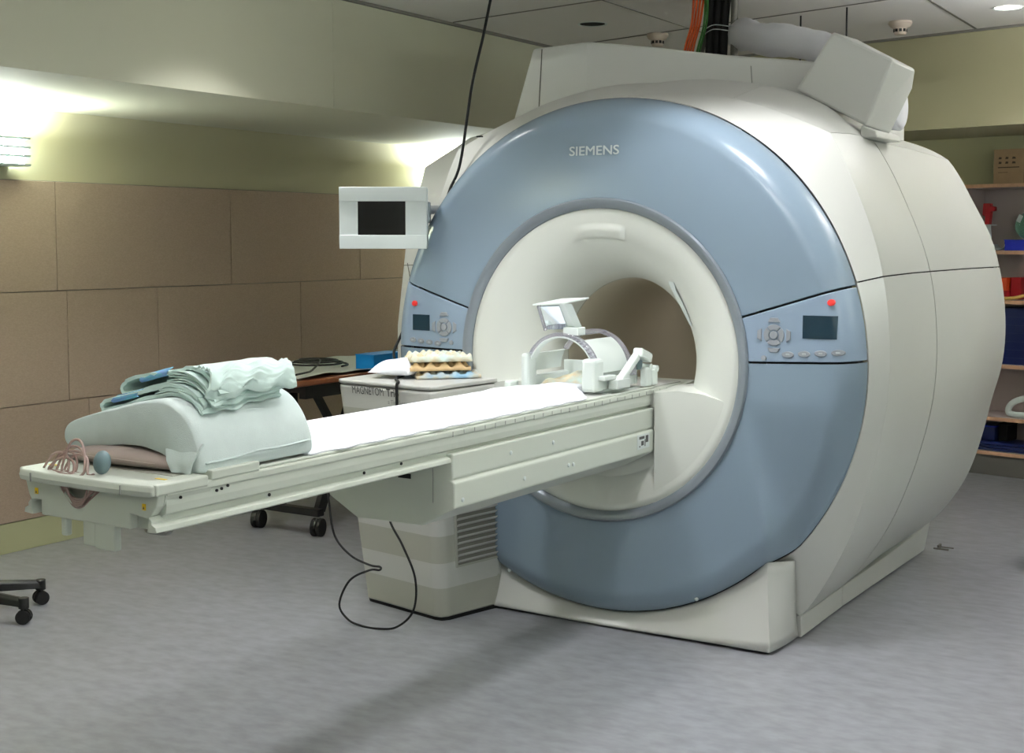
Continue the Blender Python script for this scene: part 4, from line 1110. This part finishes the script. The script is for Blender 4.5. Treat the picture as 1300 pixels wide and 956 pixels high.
# ------------------------------------------------------------------ ceiling things
def lit(x,y,name,label,on_,r=.058):
    th=thing(name,label,'downlight',(x,y,ZC-.012))
    m=MB(); m.lathe([(r,-.0005),(r+.010,-.004),(r+.012,-.001),(r,.0)],(x,y,ZC-.001),'z',32); m.build('downlight_ring',M['bezel'],th)
    m=MB(); m.lathe([(.0005,-.0015),(r,-.0015)],(x,y,ZC-.0005),'z',32); m.build('downlight_lens',M['lamp'] if on_ else M['dark'],th)
    return th
lit(.87,2.508,'downlight','lit round downlight in the ceiling at top right',True,.062)
lit(-1.063,1.862,'downlight','unlit dark downlight in the ceiling left of the cables',False,.066)
def smoke(x,y,label):
    th=thing('smoke_detector',label,'smoke detector',(x,y,ZC-.07))
    m=MB(); m.lathe([(.001,-.001),(.058,-.001),(.060,-.012),(.050,-.028),(.034,-.036),(.032,-.060),(.026,-.068),(.001,-.070)],(x,y,ZC),'z',32); b=m.build('detector_body',M['detector'],th,angle=35)
    for k in range(10):
        a=2*PI*k/10; m=MB(); R=Matrix.Rotation(a,3,'Z'); m.box((.0315,-.007,-.055),(.0345,.007,-.040)); m.xf(lambda c:(R@c)+Vector((x,y,ZC))); m.build('detector_slot',M['dark'],b)
smoke(.307,2.648,'cream smoke detector on the ceiling above the right wall corner')
smoke(-.93,2.35,'smoke detector on the ceiling peeking over the scanner housing')
def hang(name,label,cat,pts,r,mt,n=8): 
    m=MB(); m.tube(pts,r,n,sub=6); return tag(m.build(name,M[mt],None,smooth=True),label,cat)
cx0=-.36; 
for i in range(4):
    x=cx0+.004+i*.014; hang('orange_cable','one of four orange cables dropping from ceiling into the housing','cable',[(x+.035,1.50+.006*i,ZC-.001),(x+.03,1.49,2.45),(x+.006,1.47,2.33),(x-.012,1.46,2.16)],.0058,'cabor')['group']='orange ceiling cables'
for i in range(2):
    x=cx0+.073+i*.012; hang('green_cable','one of two green cables beside the orange ceiling cables','cable',[(x+.03,1.49,ZC-.001),(x+.028,1.48,2.44),(x+.0,1.46,2.30),(x-.010,1.45,2.16)],.005,'cabgr')['group']='green ceiling cables'
for i in range(3):
    x=cx0+.06+i*.008; hang('grey_cable','one of three grey cables between orange and green ceiling cables','cable',[(x+.028,1.54,ZC-.001),(x+.025,1.54,2.44),(x-.004,1.53,2.30),(x-.012,1.52,2.16)],.004,'cabgy')['group']='grey ceiling cables'
for i,x in enumerate((-.245,-.210,-.175)):
    hang('black_hose','one of three thick black hoses bundled by white ties at ceiling','hose',[(x,1.53+.01*i,ZC-.001),(x+.002,1.52,2.45),(x+.001,1.51,2.30),(x,1.50,2.14)],.0195,'rubber',12)['group']='black ceiling hoses'
hang('grey_conduit','single grey conduit right of the black ceiling hoses','conduit',[(-.128,1.53,ZC-.001),(-.128,1.53,2.40),(-.126,1.53,2.14)],.017,'cabgy',12)
for z in (2.41,2.43):
    m=MB(); m.tube([(-.268,1.505,z-.01),(-.21,1.480,z+.006),(-.14,1.495,z-.004),(-.105,1.53,z-.008),(-.14,1.565,z),(-.21,1.57,z),(-.266,1.545,z)],.0022,6,closed=True); tag(m.build('cable_tie',M['bezel'],None,smooth=True),'white tie round the black ceiling hoses, '+('upper one' if z>2.42 else 'lower one'),'cable tie')
DU=thing('air_duct','white flexible air duct lying across the scanner top','duct',(.2,1.35,2.2))
pts=[(-.13,1.62,2.40),(-.06,1.52,2.385),(.05,1.45,2.345),(.18,1.42,2.325),(.32,1.40,2.285),(.44,1.36,2.22),(.55,1.30,2.14),(.62,1.24,2.08)]
P2=[]; R2=[]
for i in range(60):
    f=i/59*(len(pts)-1); k=min(int(f),len(pts)-2); t=f-k
    p0,p1,p2,p3=[Vector(pts[min(max(q,0),len(pts)-1)]) for q in (k-1,k,k+1,k+2)]
    P2.append(.5*((2*p1)+(p2-p0)*t+(2*p0-5*p1+4*p2-p3)*t*t+(3*p1-p0-3*p2+p3)*t**3)); R2.append(.072+.0015*math.sin(i*1.35)+.004*math.sin(i*.37))
m=MB(); m.tube(P2,R2,20,spline=False); m.build('duct_hose',M['foil'],DU,smooth=True)
m=MB(); m.lathe([(.072,-.06),(.088,-.03),(.092,.0),(.08,.010),(.001,.012)],(.812,.98,1.965),'x',28); m.build('duct_end',M['foil'],DU,smooth=True)
for x,y,n_ in ((-.06,2.2,'left'),(.214,2.088,'right')):
    hang('hanger_rod','thin dark hanger rod from the ceiling, %s of the pair above the duct'%n_,'rod',[(x,y,ZC-.001),(x,y,2.2),(x,y,1.99)],.0045,'black')

UPL=75; FAR=60; DL=2.2
# ------------------------------------------------------------------ wall lights
def sconce(y0,y1,label):
    th=thing('wall_light',label,'wall light',(XW+.03,(y0+y1)/2,1.77))
    m=MB(); m.box((XW,y0+.02,1.78),(XW+.02,y1-.02,1.90)); m.build('back_plate',M['bezel'],th)
    m=MB(); m.box((XW+.02,y0,1.785),(XW+.085,y1,1.895)); m.build('glow_tube',M['sconce'],th)
    for i in range(4):
        z=1.778+i*.040; m=MB(); m.prism([(XW+.02,y0-.01,z),(XW+.115,y0-.01,z),(XW+.120,y0-.01,z+.010),(XW+.02,y0-.01,z+.006)],(0,y1-y0+.02,0)); m.build('louvre',M['louvre'],th)
    m=MB(); m.tube([(XW+.05,y0+.12,1.765),(XW+.05,y0+.13,1.755),(XW+.05,y0+.12,1.745),(XW+.05,y0+.11,1.755)],.002,6,closed=True); m.build('pull_ring',M['metal'],th)
    return th
sconce(-.93,-.33,'glowing louvred wall light at the left edge above the panels')
sconce(2.85,3.45,'louvred wall light glowing behind the scanner on the left wall')

sconce(-4.65,-4.05,'added louvred wall light, out of view on the left wall')  # unseen fixture added for more ambient light

def area(name,loc,size,power,color=(1,1,1),rot=(0,0,0),shape='DISK',size_y=None,spread=None):
    l=bpy.data.lights.new(name,'AREA'); l.energy=power; l.color=color; l.shape=shape; l.size=size
    if size_y: l.size_y=size_y
    if spread: l.spread=spread
    o=bpy.data.objects.new(name,l); COL.objects.link(o); o.location=loc; o.rotation_euler=rot; return o
def spot(name,loc,power,ang,blend,size,color=(1,1,1),to=None):
    l=bpy.data.lights.new(name,'SPOT'); l.energy=power; l.color=color; l.spot_size=math.radians(ang); l.spot_blend=blend; l.shadow_soft_size=size
    o=bpy.data.objects.new(name,l); COL.objects.link(o); o.location=loc
    if to is not None: o.rotation_euler=(Vector(to)-Vector(loc)).to_track_quat('-Z','Y').to_euler()
    return o
# wall washers behind the louvres (upward)
CW=(.93,1.,.95)
area('sconce_lamp',(XW+.15,-.66,1.915),.58,75,CW,(math.radians(180),0,math.radians(90)),'RECTANGLE',.10)
area('sconce_lamp',(XW+.15,-4.35,1.915),.58,70,CW,(math.radians(180),0,math.radians(90)),'RECTANGLE',.10)  # lamp of the added, unseen left wall fixture
area('sconce_lamp',(XW+.15,3.15,1.915),.58,75,CW,(math.radians(180),0,math.radians(90)),'RECTANGLE',.10)
# unseen wall lights added on the other walls to raise the ambient light
def added_sconce(c,d,p):
    n=Vector((-d[1],d[0],0)); d=Vector((d[0],d[1],0)); c=Vector(c)
    th=thing('wall_light','added louvred wall light, unseen, raising the room ambient','wall light',tuple(c),'added wall lights out of view')
    def Q(name,a,b,z0,z1,h,mt):
        m=MB(); m.prism([c+d*-h+n*a+Vector((0,0,z0)),c+d*h+n*a+Vector((0,0,z0)),c+d*h+n*b+Vector((0,0,z0)),c+d*-h+n*b+Vector((0,0,z0))],(0,0,z1-z0)); m.build(name,M[mt],th)
    Q('back_plate',0,.02,0,.12,.28,'bezel'); Q('glow_tube',.02,.085,.005,.115,.30,'sconce')
    for k in range(4): Q('louvre',.02,.12,-.004+k*.04,.003+k*.04,.31,'louvre')
    l=area('sconce_lamp',tuple(c+n*.16+Vector((0,0,.15))),.58,p,CW,(math.radians(180),0,math.atan2(d[1],d[0])),'RECTANGLE',.12)
for y in (-4.2,-1.6,1.0): added_sconce((4.0,y,1.78),(0,1),FAR*.25)
for x in (-1.5,1.2): added_sconce((x,-6.0,1.78),(-1,0),FAR*1.5)
area('added_bore_light',(0,1.25,1.28),.05,.33,(1,.98,.94),(0,0,0),'RECTANGLE',.28)  # added light that lifts the tone inside the bore
# unseen up-lighters added to brighten the ceiling
for x,y,p in ((1.75,1.75,UPL),(.9,-2.3,UPL)):
    th=thing('added_uplighter','added slim up-lighter, out of view, brightening the ceiling','added light',(x,y,2.27),'added up-lighters out of view')
    m=MB(); m.box((x-.09,y-.5,2.27),(x+.09,y+.5,2.31),bev=.008); m.build('added_uplighter_body',M['bezel'],th)
    for q in (-.4,.4): m=MB(); m.cyl((x,y+q,2.30),(x,y+q,ZC-.001),.003,6); m.build('suspension_rod',M['metal'],th)
    area('added_uplighter_lamp',(x,y,2.325),.14,p,(.96,.98,1),(PI,0,0),'RECTANGLE',.95)
# recessed downlights; the weaker unseen ones are added for room brightness
DLS=[(-.30,-1.25,48),(.80,-.45,46),(-1.15,-.35,30),(2.4,1.1,8),(2.2,-2.6,10),(-.6,-3.6,8),(.87,2.508,12)]
for i,(x,y,p) in enumerate(DLS):
    spot('downlight_lamp',(x,y,ZC-.02),p*DL,112,.30,.16,(.975,.985,1.),(x,y,0))
    if (x,y)!=(.87,2.508): lit(x,y,'downlight','lit round ceiling downlight outside the picture',True,.06)['group']='ceiling downlights out of view'

w=bpy.data.worlds.new('world'); sc.world=w; w.use_nodes=True
w.node_tree.nodes['Background'].inputs[0].default_value=(.5,.5,.5,1); w.node_tree.nodes['Background'].inputs[1].default_value=.05
sc.view_settings.view_transform='Standard'; sc.view_settings.look='None'; sc.view_settings.gamma=1; sc.view_settings.exposure=.08
sc.view_settings.use_curve_mapping=False
